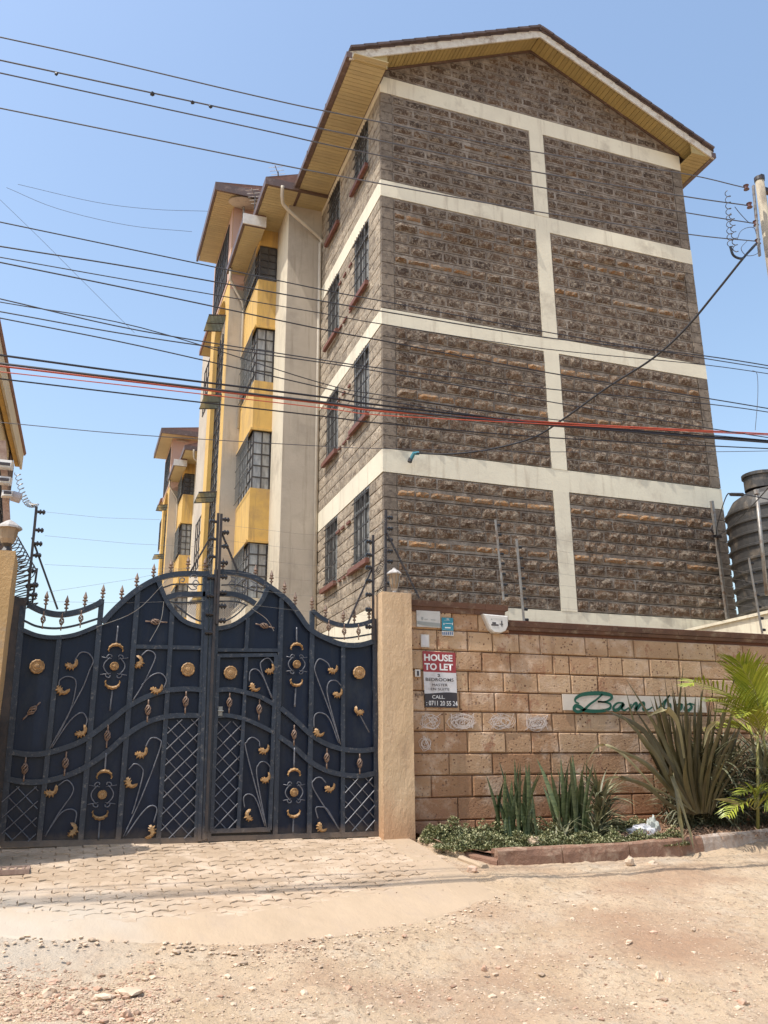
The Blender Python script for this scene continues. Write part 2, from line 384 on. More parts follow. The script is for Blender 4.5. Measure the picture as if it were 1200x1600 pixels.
            if r < 3:
                patch = MB()
                for k in range(3):
                    a_ = 14.9+k*.36+rg.uniform(-.05, .05); patch.box(XC-.05, XC-.02, a_, a_+rg.uniform(.15, .3), zb-.07, zb-.03)
                    patch.box(XC-.045, XC-.02, a_+.1, a_+rg.uniform(.2, .35), zt-.42, zt-.37)
                B('red_ledge', patch, M['red_paint'], kind='stuff')
    # ---- stair column in cream plaster, its yellow bay, the stair tower
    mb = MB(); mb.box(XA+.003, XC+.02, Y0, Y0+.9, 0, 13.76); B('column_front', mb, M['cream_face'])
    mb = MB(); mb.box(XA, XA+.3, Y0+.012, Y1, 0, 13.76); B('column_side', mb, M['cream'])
    ba = MB(); zsp = [(0, 4.3), (5.56, 6.86), (8.28, 9.56), (10.96, 12.30), (13.28, 13.755)]
    for i, (a, b) in enumerate(zsp):
        mt = M['yellow'] if i else M['cream']
        s_ = MB()
        if i in (1, 2, 3):
            e = .05
            s_.hexa([(XB, Y1, a), (XA+.01, Y1, a), (XA+.01, Y2, a), (XB, Y2, a), (XB, Y1, b), (XA+.01, Y1, b), (XA+.01, Y2, b), (XB, Y2, b)])
            s_.box(XB-.05, XA+.01, Y1-.045, Y2-.01, a-.0, a+.05)
        else: s_.box(XB, XA+.01, Y1, Y2, a, b)
        B('spandrel', s_, mt)
    bw = MB(); bw.box(XB+.25, XA+.3, Y1+.2, Y2, 0, 13.7); B('bay_interior', bw, M['dark_room'])
    for i, (a, b) in enumerate([(4.3, 5.56), (6.86, 8.28), (9.56, 10.96), (12.30, 13.28)]):
        f = MB(); fy = Y1+.05; fx = XB+.05
        cols = [XB+.04, (XB+XA)/2+.02, XA-.02]
        for x in cols: f.box(x-.014, x+.014, fy-.015, fy+.015, a, b)
        nr = 5; zs = [a+(b-a)*k/nr for k in range(nr+1)]
        for z in zs: f.box(XB+.04, XA-.01, fy-.0145, fy+.0145, z-.012, z+.012)
        ys = [fy+.02+(Y2-.12-fy)*k/5 for k in range(6)]
        for y in ys[1:]: f.box(fx-.014, fx+.014, y-.014, y+.014, a, b)
        for z in zs: f.box(fx-.0135, fx+.0135, fy, Y2-.1, z-.0125, z+.0125)
        wn = B('bay_window', f, M['frame'])
        gm = M['glass_pale'] if i < 3 else M['glass']
        if near:
            for c in range(2):
                for k in range(nr):
                    p = MB(); p.box(cols[c]+.014, cols[c+1]-.014, fy+.004, fy+.010, zs[k]+.012, zs[k+1]-.012); B('pane', p, gm, wn)
            for c in range(5):
                for k in range(nr):
                    p = MB(); p.box(fx+.004, fx+.010, ys[c]+.014, ys[c+1]-.014, zs[k]+.0125, zs[k+1]-.0125); B('pane', p, gm, wn)
        else:
            p = MB(); p.box(cols[0], cols[2], fy+.016, fy+.024, a, b); p.box(fx+.016, fx+.024, ys[0], ys[-1], a, b); B('pane', p, gm, wn)
        gr = MB()
        for k in range(1, 14): y = fy+(Y2-.12-fy)*k/14; gr.box(XB-.075, XB-.063, y-.005, y+.005, a+.03, b-.03)
        for k in range(4): z = a+.06+(b-a-.12)*k/3; gr.box(XB-.08, XB-.065, fy-.02, Y2-.1, z-.007, z+.007)
        B('grille', gr, M['frame_light'], wn)
    # stair tower
    mb = MB(); mb.box(XT, XC+3.2, Y2+.0, Y2+.3, 0, 13.0); B('tower_front', mb, M['cream_face'])
    mb = MB(); mb.box(XT, XC+3.2, Y2+.0, Y2+.3, 13.0, 15.55); B('tower_top', mb, M['pink'])
    ya, yb = 21.0, 23.0
    mb = MB(); mb.box(XT-.004, XT+.2, Y2+.012, ya, 0, 15.55); mb.box(XT-.004, XT+.2, yb, Y3, 0, 15.55); mb.box(XT-.004, XT+.2, ya, yb, 0, 2.6)
    mb.box(XT-.004, XT+.2, ya, yb, 13.4, 15.2)
    # arched head over the stair glazing
    n = 12; 
    for k in range(n):
        t0, t1 = k/n, (k+1)/n; y_0, y_1 = ya+(yb-ya)*t0, ya+(yb-ya)*t1
        zA = 12.55+.75*math.sqrt(max(0, 1-(2*t0-1)**2)); zB = 12.55+.75*math.sqrt(max(0, 1-(2*t1-1)**2))
        mb.hexa([(XT-.004, y_0, zA), (XT+.2, y_0, zA), (XT+.2, y_1, zB), (XT-.004, y_1, zB), (XT-.004, y_0, 13.4), (XT+.2, y_0, 13.4), (XT+.2, y_1, 13.4), (XT-.004, y_1, 13.4)])
    B('tower_side', mb, M['yellow'])
    mb = MB(); mb.box(XT-.02, XT-.008, Y2+.03, Y3, 13.35, 15.52); B('tower_top_side', mb, M['pink'])
    mb = MB(); mb.box(XT-.032, XT-.022, 20.95, 23.3, 13.5, 15.3); o_w = B('stair_vent_opening', mb, M['dark_room'])
    f = MB()
    for k in range(6): f.box(XT-.05, XT-.034, 20.95+k*.46, 20.98+k*.46, 13.5, 15.3)
    for k in range(5): f.box(XT-.048, XT-.036, 20.95, 23.28, 13.5+k*.44, 13.53+k*.44)
    B('opening_bars', f, M['frame'], o_w)
    mb = MB(); mb.box(XT+.16, XT+.2, ya, yb, 2.6, 13.4); B('stair_glass', mb, M['glass_pale'])
    mb = MB(); mb.box(XT+.5, XC+3.2, Y2+.3, Y3+6, 0, 15.5); B('tower_core', mb, M['cream_face'])
    mb = MB(); mb.box(XT+.2, XT+.5, Y2+.3, Y3, 0, 15.5); B('tower_inner', mb, M['dark_room'])
    f = MB()
    for k in range(6): y = ya+(yb-ya)*k/5; f.box(XT+.11, XT+.145, y-.018, y+.018, 2.6, 12.55)
    z = 2.6
    while z < 12.6: f.box(XT+.112, XT+.143, ya, yb, z-.015, z+.015); z += .42
    B('stair_window', f, M['frame'])
    for zt in (4.75, 7.43, 10.1, 12.45):
        v = MB(); x1 = XT-.46; z1 = zt-.07; va, vb = ya-.06, ya+.86
        def bm(a, b): v.beam(a, b, .03, .03)
        P = [(XT+.02, va, zt), (XT+.02, vb, zt), (x1, vb, z1), (x1, va, z1)]
        for k in range(4): bm(P[k], P[(k+1) % 4])
        bm((XT+.02, (va+vb)/2, zt), (x1, (va+vb)/2, z1))
        vt = B('vent_window', v, M['frame'])
        p = MB(); a, b, c, d = [Vector(q) for q in P]; u = Vector((0, 0, .006)); p.hexa([a-u, b-u, c-u, d-u, a+u, b+u, c+u, d+u]); B('pane', p, M['glass_green'], vt)
    # low lean-to bay further down the drive
    mb = MB(); mb.box(3.36, XT+1.4, 23.72, 25.3, 0, 13.4); B('rear_bay', mb, M['yellow'])
    for z in (6.2, 11.2):
        f = MB()
        for k in range(4): f.box(3.10, 3.13, 24.0+k*.4, 24.03+k*.4, z, z+1.5)
        for k in range(4): f.box(3.095, 3.125, 24.0, 25.23, z+k*.49, z+k*.49+.03); f.box(3.10, 3.36, 23.98, 24.0, z+k*.49, z+k*.49+.03)
        for k in range(2): f.box(3.2+k*.1, 3.225+k*.1, 23.975, 23.995, z, z+1.5)
        B('rear_window', f, M['frame'])
    f = MB(); f.box(2.98, XT+.4, 23.8, 25.4, 13.4, 13.43); B('rear_soffit', f, M['soffit'])
    f = MB(); f.hexa([(2.93, 23.75, 13.43), (3.5, 23.75, 13.43), (3.5, 25.5, 13.43), (2.93, 25.5, 13.43), (2.93, 23.75, 13.58), (3.5, 23.75, 13.9), (3.5, 25.5, 13.9), (2.93, 25.5, 13.58)]); B('rear_roof', f, M['tile_red'])
    # ---- roofs
    YF = 12.77
    if near:
        rf = MB()
        for s_ in (1, -1):
            def X(x): return x if s_ == 1 else 2*RXR-x
            nrow = 14; prev = None
            for k in range(nrow):
                xa, xb = RX0-.06+(RXR-RX0+.06)*k/nrow, RX0-.06+(RXR-RX0+.06)*(k+1)/nrow+.03
                za, zb_ = roofz(xa)+.13+.06, roofz(xb)+.13+.03
                y = YF-.045
                pts = [(X(xa), y, za-.06), (X(xb), y, zb_-.06), (X(xb), YB+.3, zb_-.06), (X(xa), YB+.3, za-.06), (X(xa), y, za), (X(xb), y, zb_+.005), (X(xb), YB+.3, zb_+.005), (X(xa), YB+.3, za)]
                if s_ == -1: pts = [pts[i] for i in (1, 0, 3, 2, 5, 4, 7, 6)]
                rf.hexa(pts, t=rg.random())
        roof = B('roof', rf, M['tile'])
        rc = MB(); y = YF-.06
        while y < 20: rc.tube([(RXR, y, RZR+.17), (RXR, y+.37, RZR+.19)], .075, 8); y += .35
        B('ridge_cap', rc, M['tile'], roof)
        for s_ in (1, -1):      # verge edge tiles, one by one
            for k in range(16):
                xa = RX0-.04+(RXR-RX0)*k/16; xb = RX0-.04+(RXR-RX0)*(k+1)/16+.02
                if s_ == -1: xa, xb = 2*RXR-xa, 2*RXR-xb
                e = MB(); za, zb_ = roofz(xa)+.18, roofz(xb)+.165
                e.beam((xa, YF-.07, za), (xb, YF-.07, zb_), .07, .05, t=rg.random()); B('verge_tile', e, M['tile'], roof)
        for s_ in (1, -1):
            bb = MB(); xa, xb = (RX0-.05, RXR) if s_ == 1 else (2*RXR-RX0+.05, RXR)
            def zz(x): return roofz(x)
            q = [(xa, YF-.03, zz(xa)-.07), (xb, YF-.03, zz(xb)-.07), (xb, YF, zz(xb)-.07), (xa, YF, zz(xa)-.07)]
            if s_ == -1: q = [q[1], q[0], q[3], q[2]]
            bb.hexa(q+[(p[0], p[1], p[2]+.19) for p in q]); B('barge_board', bb, M['barge'])
        # verge soffit boards
        for s_ in (1, -1):
            n = 46
            for k in range(n):
                xa = RX0+.0+(RXR-RX0)*k/n; xb = RX0+(RXR-RX0)*(k+1)/n-.009
                d = rg.uniform(-.002, .002)
                q = [(xa, YF+.002, roofz(xa)-.02+d), (xb, YF+.002, roofz(xb)-.02+d), (xb, YC+.01, roofz(xb)-.02+d), (xa, YC+.01, roofz(xa)-.02+d)]
                if s_ == -1: q = [(2*RXR-p[0], p[1], p[2]) for p in q]; q = [q[1], q[0], q[3], q[2]]
                e = MB(); e.hexa(q+[(p[0], p[1], p[2]+.018) for p in q], t=rg.random()); B('soffit_board', e, M['soffit'])
            e = MB(); xa, xb = RX0-.04, RXR
            q = [(xa, YF+.004, roofz(xa)+.0), (xb, YF+.004, roofz(xb)+.0), (xb, YC+.3, roofz(xb)+.0), (xa, YC+.3, roofz(xa)+.0)]
            if s_ == -1: q = [(2*RXR-p[0], p[1], p[2]) for p in q]; q = [q[1], q[0], q[3], q[2]]
            e.hexa(q+[(p[0], p[1], p[2]+.03) for p in q]); B('verge_lining', e, M['gutter'])
            tr = MB(); xa, xb = (XC, RXR) if s_ == 1 else (XE, RXR)
            tr.beam((xa, YC-.03, roofz(xa)-.05), (xb, YC-.03, roofz(xb)-.05), .03, .04); B('soffit_trim', tr, M['gutter'])
        # eave soffit boards, left, and a short one at the right
        y = YC+.02-.6
        while y < Y0-.62:
            e = MB(); e.box(RX0+.01, XC-.03, y, y+.091, RZ0-.045+rg.uniform(-.002, .002), RZ0-.03, t=rg.random()); B('soffit_board', e, M['soffit_pale']); y += .1
        e = MB(); e.box(RX0, XC, YF+.01, Y0-.6, RZ0-.029, RZ0-.02); B('eave_lining', e, M['gutter'])
        y = YF+.02
        while y < YC+1.5:
            e = MB(); e.box(XE+.02, 2*RXR-RX0-.01, y, y+.091, RZ0-.045, RZ0-.03, t=rg.random()); B('soffit_board', e, M['soffit']); y += .1
        for xx in (RX0, 2*RXR-RX0):
            sg = -1 if xx == RX0 else 1
            y = YF-.04; 
            while y < (Y0-.7 if sg < 0 else 20):
                gt = MB(); L_ = 1.5 if y+1.5 < Y0-.7 or sg > 0 else Y0-.62-y
                x0, x1 = sorted((xx, xx+sg*.11)); gt.box(x0, x1, y, y+L_-.006, RZ0-.05, RZ0+.075)
                gt.box(x0-.008, x1+.008, y+L_-.05, y+L_-.01, RZ0-.058, RZ0+.083); B('gutter', gt, M['gutter']); y += L_
        e = MB(); e.prism([(RX0-.05, RZ0-.05), (XC, RZ0-.05), (XC, roofz(XC)-.03), (RX0-.05, RZ0-.02)], YF+.0, YF+.02); B('eave_end', e, M['soffit'])
        e = MB(); e.prism([(2*RXR-RX0+.05, RZ0-.05), (XE, RZ0-.05), (XE, roofz(XE)-.03), (2*RXR-RX0+.05, RZ0-.02)], YF+.0, YF+.02); B('eave_end', e, M['soffit'])
    else:
        e = MB(); e.prism([(RX0, RZ0), (RXR, RZR), (2*RXR-RX0, RZ0), (2*RXR-RX0, RZ0+.15), (RXR, RZR+.15), (RX0, RZ0+.15)], YF, YB+.3); B('roof', e, M['tile_red'])
        mb = MB(); mb.box(XC-.02, XC+.1, YC, Y0, 3.3, 14); B('side_wall', mb, M['side_stone'])
    def lowroof(x0, x1, y0, y1, z, rise, mt, sof, boards=True, fas=.15):
        f = MB(); f.box(x0+.06, x1, y0+.06, y1, z-.03, z-.012)
        if boards and near:
            f = MB(); y = y0+.07
            while y < y1-.05: f.box(x0+.07, x1, y, y+.088, z-.03, z-.012, t=rg.random()); y += .097
        B('soffit_panel', f, sof)
        g_ = MB(); g_.box(x0, x0+.06, y0, y1, z-.04, z+fas); g_.box(x0+.06, x1, y0, y0+.06, z-.04, z+fas); B('gutter', g_, M['gutter'])
        r_ = MB(); r_.hexa([(x0+.01, y0+.01, z+fas-.03), (x1, y0+.01, z+fas-.03), (x1, y1, z+fas-.03), (x0+.01, y1, z+fas-.03), (x0+.0, y0-.0, z+fas), (x1, y0-.0+.0, z+fas+rise), (x1, y1, z+fas+rise), (x0, y1, z+fas)]); B('low_roof', r_, mt)
    lowroof(3.22, RX0-.0, 16.85, 18.70, 13.76, .28, M['tile_red'], M['soffit_pale'])
    lowroof(RX0+.0, XC+.1, 16.85, Y2, 13.762, .3, M['tile_red'], M['soffit_pale'])
    lowroof(2.93, XB+.02, 18.06, 20.4, 13.42, .25, M['tile_red'], M['soffit_pale'])
    wf = MB(); wf.box(2.93, 3.5, 18.02, 18.055, 13.38, 13.66); B('fascia_board', wf, M['white'])
    lowroof(2.44, 5.6, 19.85, 23.45, 15.57, .45, M['tile_red'], M['soffit_pale'], fas=.2)
    # pipes
    dp = MB(); dp.tube(catmull([(3.62, 16.82, 13.74), (3.65, 16.95, 13.5), (3.8, 17.1, 13.35), (4.68, 17.38, 12.93), (4.70, 17.39, 12.75)], 4)+[(4.70, 17.39, 0)], .042, 8)
    B('drain_pipe', dp, M['pipe'], smooth=True)
    dp = MB(); dp.tube([(3.0, 20.1, 13.38), (3.02, 20.2, 13.1), (3.4, 20.38, 12.6), (3.44, 20.4, 12.4), (3.44, 20.4, 9)], .04, 8); B('drain_pipe', dp, M['pipe'], smooth=True)
    return root
near = apartment(0, True)
far = apartment(18.1, False, .42)
# dish and aerials standing on the roofs
def dish(px, py, Y, r, lab):
    c = onY(px, py, Y); root = empty('satellite_dish', c-Vector((0, 0, .5)), lab, 'satellite dish')
    d = MB(); n = 20
    v = []; f = []
    for j in range(5):
        for k in range(n):
            a = 2*math.pi*k/n; q = r*(j+.3)/4.3; v.append(c+Vector((q*math.cos(a), q*math.sin(a)*.9, .22*(q/r)**2*r+q*math.sin(a)*.18)))
    f = [(j*n+k, j*n+(k+1) % n, (j+1)*n+(k+1) % n, (j+1)*n+k) for j in range(4) for k in range(n)]+[tuple(range(n))]
    v2 = [p-Vector((0, 0, .02)) for p in v]
    d.add(v, f); d.add(v2, [q[::-1] for q in f]); build('reflector', d, M['pink'] if False else M['cream_face'], root)
    a = MB(); a.tube([c, c-Vector((0, 0, .55))], .03); build('mast', a, M['galv'], root)
    a = MB(); a.tube([c+Vector((.2, 0, .02)), c+Vector((.3, 0, .5))], .012); a.box(c.x+.25, c.x+.36, c.y-.05, c.y+.05, c.z+.5, c.z+.58); build('feed_arm', a, M['galv'], root)
dish(381, 322, 20.2, .42, 'pale satellite dish on the stair tower roof of the nearer block')
dish(284, 694, 38.9, .5, 'pale satellite dish on the roof of the farther block')
for px, py, Y, h, lab in ((434, 292, 18.0, .75, 'small television aerial above the eave of the nearer block'), (398, 320, 19.0, .5, 'small red-tipped aerial beside the satellite dish')):
    c = onY(px, py, Y); root = empty('television_aerial', c-Vector((0, 0, .2)), lab, 'aerial')
    a = MB(); a.tube([c-Vector((0, 0, .2)), c+Vector((0, 0, h*.6))], .014); build('mast', a, M['frame'], root)
    a = MB(); a.tube([c+Vector((-.15, -.3, h*.5)), c+Vector((.15, .3, h*.5))], .01)
    for k in range(5):
        q = c+Vector((-.12+.06*k, -.24+.12*k, h*.5)); a.tube([q-Vector((.16, -.08, 0)), q+Vector((.16, -.08, 0))], .006, 4)
    build('boom', a, M['galv'], root)
# ================================================================= gate (plane Y = 8.9)
GY = 8.9
def GL(x, y): p = onY(x/3.403, 860+y/3.403, GY); return (p.x, p.z)
def GR(x, y): p = onY(300+x/2.909, 780+y/2.909, GY); return (p.x, p.z)
def GT(x, y): p = onY(230+x/5, 860+y/5, GY); return (p.x, p.z)
M['sheet'] = mat('navy_gate_paint', (.0030,.0085,.026), (.006,.013,.033), 1.1, rough=.38, bump=.006, bscale=2.2, grime=((.022,.028,.04), 2.3, .25), spec=.28, stretch=(1,1,.5), streak=((.018,.022,.034), .5), splash=(.10, (.15,.105,.07), -.02))
M['bar'] = mat('gate_bar_paint', (.009,.015,.030), (.018,.027,.044), 18, rough=.42, bump=.0015, bscale=60, grime=((.14,.13,.12), 22, .25), splash=(.12, (.20,.14,.095), -.02))
M['scroll'] = mat('thin_scroll_steel', (.16,.16,.18), (.08,.085,.10), 30, rough=.45, metal=.2)
M['gold'] = mat('dull_gold_paint', (.42,.25,.10), (.24,.13,.055), 45, rough=.5, bump=.004, bscale=50, grime=((.14,.09,.05), 24, .35))
M['bronze'] = mat('dusty_bronze_paint', (.26,.17,.12), (.14,.09,.065), 40, rough=.5)
def leaf_outline(k):
    # acanthus end piece about 0.12 m long, seen flat; three lobes at the bottom and a curling tip
    base = [(-.062,.004),(-.052,.03),(-.040,.016),(-.030,.036),(-.020,.014),(-.004,.028),(.006,.008),(.024,.0),(.044,.012),(.060,.052),(.072,.03),(.066,-.004),(.046,-.028),(.022,-.036),(.010,-.060),(-.004,-.036),(-.024,-.052),(-.030,-.028),(-.056,-.034),(-.046,-.012)]
    return base
def gate_leaf_piece(c, ang, flip, parent, y=GY-.055, s=1.0):
    mb = MB(); P = leaf_outline(0); n = len(P); ca, sa = math.cos(ang), math.sin(ang)
    def tr(x, z): x = -x if flip else x; return (c[0]+(x*ca-z*sa)*s, c[1]+(x*sa+z*ca)*s)
    v = [(tr(*p)[0], y+.008, tr(*p)[1]) for p in P]; v += [(tr(*p)[0], y+.02, tr(*p)[1]) for p in P]
    inn = [(p[0]*.72, p[1]*.62-.002) for p in P]; v += [(tr(*p)[0], y-.012, tr(*p)[1]) for p in inn]
    f = [tuple(range(2*n, 3*n))]+[(i, (i+1) % n, 2*n+(i+1) % n, 2*n+i) for i in range(n)]+[(i, n+i, n+(i+1) % n, (i+1) % n) for i in range(n)]
    mb.add(v, f); return build('leaf_ornament', mb, M['gold'], parent)
def stem(pts, conv, parent, r=.0065):
    P = [conv(*p) for p in pts]; P = catmull([(p[0], GY-.038, p[1]) for p in P], 6)
    mb = MB(); mb.tube(P, r, 5); return build('scroll', mb, M['scroll'], parent, smooth=True)
def basket(c, parent, ang=0, s=1.0, m_='bronze'):
    ca, sa = math.cos(ang), math.sin(ang); mb = MB()
    def tr(x, y, z): return (c[0]+(x*ca-z*sa)*s, GY-.04+y*s, c[1]+(x*sa+z*ca)*s)
    for k in range(5):
        P = []
        for j in range(9):
            t = j/8; r = .026*math.sin(math.pi*t)**.8; a = 2*math.pi*k/5+t*3.4
            P.append(tr(r*math.cos(a), r*math.sin(a), -.05+.10*t))
        mb.tube(P, .007*s, 5)
    mb.tube([tr(0, 0, -.115), tr(0, 0, -.045)], .0075*s, 5); mb.tube([tr(0, 0, .045), tr(0, 0, .10)], .0075*s, 5)
    return build('twisted_basket', mb, M[m_], parent, smooth=True)
def moon(c, up, parent, s=1.0):
    mb = MB(); O = []; I = []
    n = 14
    for k in range(n+1):
        a = math.radians(-20+220*k/n); ro = .074+(.007 if k % 2 else 0); ri = .047
        O.append((ro*.95*math.cos(a), ro*math.sin(a)*.86)); I.append((ri*math.cos(a)*1.3, ri*math.sin(a)*.86-.006))
    sg = 1 if up else -1; y0 = GY-.062; y1 = GY-.03
    v = []
    for (L_, y) in ((O, y0+.012), (I, y0+.012), ([((a[0]+b[0])/2, (a[1]+b[1])/2) for a, b in zip(O, I)], y0-.006), (O, y1), (I, y1)):
        v += [(c[0]+p[0]*s, y, c[1]+sg*(p[1]-.03)*s) for p in L_]
    N1 = n+1; f = []
    for k in range(n):
        f += [(k, k+1, 2*N1+k+1, 2*N1+k), (2*N1+k, 2*N1+k+1, N1+k+1, N1+k), (3*N1+k, 3*N1+k+1, k+1, k), (N1+k, N1+k+1, 4*N1+k+1, 4*N1+k)]
    mb.add(v, f); return build('crescent_ornament', mb, M['gold'], parent)
def disc(c, r, parent, name='rosette'):
    mb = MB(); n = 24; y = GY-.05
    prof = [(1, .02), (1.0, .004), (.86, -.006), (.8, .0), (.62, .0), (.56, -.007), (.40, -.004), (.3, -.012), (.0001, -.014)]
    v = []
    for q, yy in prof:
        for k in range(n):
            a = 2*math.pi*k/n; rr = r*q*(1+(.05 if q > .8 and k % 2 else 0)); v.append((c[0]+rr*math.cos(a), y+yy, c[1]+rr*math.sin(a)))
    f = [(i*n+k, (i+1)*n+k, (i+1)*n+(k+1) % n, i*n+(k+1) % n) for i in range(len(prof)-1) for k in range(n)]
    mb.add(v, f); return build(name, mb, M['gold'], parent)
def spear(c, parent, s=1.0):
    mb = MB()
    mb.lathe([(.008, -.03), (.008, .01), (.02, .015), (.02, .025), (.009, .03), (.009, .045), (.026, .052), (.026, .062), (.01, .07), (.022, .085), (.012, .115), (.001, .15)], (c[0], GY-.0, c[1]), 8)
    mb.v = [(c[0]+(p[0]-c[0])*s, p[1], c[1]+(p[2]-c[1])*s) for p in mb.v]
    return build('spearhead', mb, M['bronze'], parent)
def curls(c, parent, s=1.0):
    """scrollwork round the little sun disc between two crescents"""
    for sx in (1, -1):
        for sz in (1, -1):
            P = []
            for k in range(15):
                t = k/14; a = 3.6*t-.6; r = .03*(1-.55*t)
                P.append((c[0]+sx*(.062-r*math.cos(a)*1.1)*s, GY-.04, c[1]+sz*(.125-.03*t+r*math.sin(a)-.02)*s))
            mb = MB(); mb.tube(P, .006, 5); build('scroll', mb, M['scroll'], parent, smooth=True)
        P = [(c[0]+sx*(.045+.055*math.sin(math.pi*(k/12)))*s, GY-.04, c[1]+(.085-.17*k/12)*s) for k in range(13)]
        mb = MB(); mb.tube(P, .006, 5); mb.tube([(c[0]+sx*.03, GY-.04, c[1]+.07*s), (c[0]+sx*.125*s, GY-.04, c[1]+.085*s)], .005, 4)
        mb.tube([(c[0]+sx*.03, GY-.04, c[1]-.07*s), (c[0]+sx*.125*s, GY-.04, c[1]-.085*s)], .005, 4); build('scroll', mb, M['scroll'], parent, smooth=True)
def bar(pts, conv, parent, w=.045, y0=GY-.03, y1=GY+.01, name='frame_bar', k=5, m_='bar'):
    P = [Vector((*conv(*p), 0)) for p in pts]
    if len(P) > 2: P = catmull(P, k)
    mb = MB(); mb.strip([(p.x, p.y) for p in P], w*.9, y0, y1); return build(name, mb, M[m_], parent)
def sheet(pts, conv, parent, name='steel_sheet'):
    P = [conv(*p) for p in pts]; mb = MB(); mb.prism(P, GY+.014, GY+.02); return build(name, mb, M['sheet'], parent)
def lattice(poly, conv, parent, sp=.105, r=.0055):
    P = [conv(*p) for p in poly]; xs = [p[0] for p in P]; zs = [p[1] for p in P]
    def clip(a, b):
        # Liang-style clip of a segment to the convex polygon
        t0, t1 = 0, 1; d = (b[0]-a[0], b[1]-a[1]); n = len(P)
        cx = sum(xs)/n; cz = sum(zs)/n
        for i in range(n):
            p, q = P[i], P[(i+1) % n]; e = (-(q[1]-p[1]), q[0]-p[0])
            if (cx-p[0])*e[0]+(cz-p[1])*e[1] < 0: e = (-e[0], -e[1])
            num = (a[0]-p[0])*e[0]+(a[1]-p[1])*e[1]; den = d[0]*e[0]+d[1]*e[1]
            if abs(den) < 1e-9:
                if num < 0: return None
                continue
            t = -num/den
            if den > 0: t0 = max(t0, t)
            else: t1 = min(t1, t)
        return None if t0 >= t1 else ((a[0]+d[0]*t0, a[1]+d[1]*t0), (a[0]+d[0]*t1, a[1]+d[1]*t1))
    x0, x1, z0, z1 = min(xs), max(xs), min(zs), max(zs); h = z1-z0
    for sg in (1, -1):
        x = x0-h
        while x < x1+h:
            s_ = clip((x, z0 if sg > 0 else z1), (x+h*1.05, z0+h*1.05 if sg > 0 else z1-h*1.05))
            if s_ and math.dist(*s_) > .03:
                mb = MB(); yy = GY-.026-.009*sg
                mb.tube([(s_[0][0], yy, s_[0][1]), (s_[1][0], yy, s_[1][1])], r, 5); build('lattice_rod', mb, M['scroll'], parent)
            x += sp*1.414
GP = onY(322, 1312, GY)
LG = empty('gate_leaf', (GP.x-1.8, GY, .03), 'left leaf of the navy iron gate, solid, with curved rails and gold ornaments', 'gate', 'leaves of the navy gate')
RG = empty('gate_leaf', (GP.x+1.5, GY, .03), 'right leaf of the navy iron gate, with a small wicket door beside the middle', 'gate', 'leaves of the navy gate')
arcS = [(545,385),(600,325),(660,268),(740,205),(840,152),(950,128),(1112,128)]
cutL = [(840,165),(880,262),(925,330),(990,385),(1095,417)]
lowL = [(120,425),(200,455),(290,465),(400,450),(525,402)]
sheet([(12,1560),(1052,1540),(1090,410),(1050,400),(990,380),(925,328),(880,260),(842,165),(740,212),(660,275),(600,335),(545,395),(520,402),(400,450),(290,465),(200,455),(118,425)], GL, LG)
bar([(122,300),(6,1568)], GL, LG, .06)
bar([(316,462),(207,1555)], GL, LG, .05, GY-.029); bar([(541,262),(427,1552)], GL, LG, .055, GY-.0285)
bar([(733,215),(627,1545)], GL, LG, .055, GY-.0292); bar([(915,325),(840,1545)], GL, LG, .05, GY-.0288)
bar([(1098,128),(1048,1548)], GL, LG, .08, GY-.036, GY+.04)
bar([(6,1562),(1050,1540)], GL, LG, .06, GY-.034); bar([(722,513),(1085,520)], GL, LG, .045, GY-.027)
bar([(48,1070),(150,1085),(260,1075),(400,1030),(480,985),(600,895),(690,825),(790,775),(890,745),(1000,738),(1075,743)], GL, LG, .055, GY-.038)
bar([(30,1212),(120,1230),(220,1230),(330,1205),(440,1160),(560,1080),(680,975),(780,915),(880,885),(980,878),(1062,880)], GL, LG, .055, GY-.039)
bar([(150,290),(230,327),(320,343),(420,327),(500,297),(545,272)], GL, LG, .06, GY-.04, name='top_rail')
bar([(130,375),(200,405),(300,415),(400,400),(525,362)], GL, LG, .02, GY-.02, name='top_rail')
bar(lowL, GL, LG, .045, GY-.035, name='top_rail'); bar(arcS, GL, LG, .06, GY-.04, name='top_rail'); bar(cutL, GL, LG, .05, GY-.037, name='top_rail')
bar([(890,252),(960,237),(1100,235)], GL, LG, .06, GY-.036, name='top_rail')
bar([(100,300),(160,280),(230,264),(480,268)], GT, LG, .014, GY-.015, name='thin_rail'); bar([(160,395),(250,410),(480,396)], GT, LG, .014, GY-.015, name='thin_rail')
bar([(225,430),(300,490),(380,540),(470,568)], GT, LG, .016, GY-.016, name='thin_rail')
# right leaf
sheet([(72,1535),(850,1515),(828,645),(760,660),(680,660),(600,630),(530,590),(480,520),(430,462),(345,408),(310,470),(250,530),(180,575),(108,592)], GR, RG)
bar([(112,345),(68,1545)], GR, RG, .075, GY-.036, GY+.04)
bar([(252,540),(243,690)], GR, RG, .045, GY-.029); bar([(405,452),(375,1525)], GR, RG, .055, GY-.029)
bar([(545,508),(530,1520)], GR, RG, .055, GY-.0285); bar([(684,662),(682,1520)], GR, RG, .05, GY-.0292); bar([(826,545),(836,1520)], GR, RG, .055, GY-.0288)
bar([(70,1542),(845,1519)], GR, RG, .05, GY-.034); bar([(100,686),(392,688)], GR, RG, .04, GY-.027)
bar([(400,950),(470,1008),(530,1065),(600,1110),(680,1136),(760,1143),(825,1137)], GR, RG, .055, GY-.038)
bar([(393,1080),(460,1127),(530,1190),(600,1230),(680,1252),(760,1257),(824,1247)], GR, RG, .055, GY-.039)
bar([(100,333),(200,338),(280,358),(350,400),(430,462),(480,522),(530,590),(600,632),(680,662),(760,664),(830,645)], GR, RG, .06, GY-.04, name='top_rail')
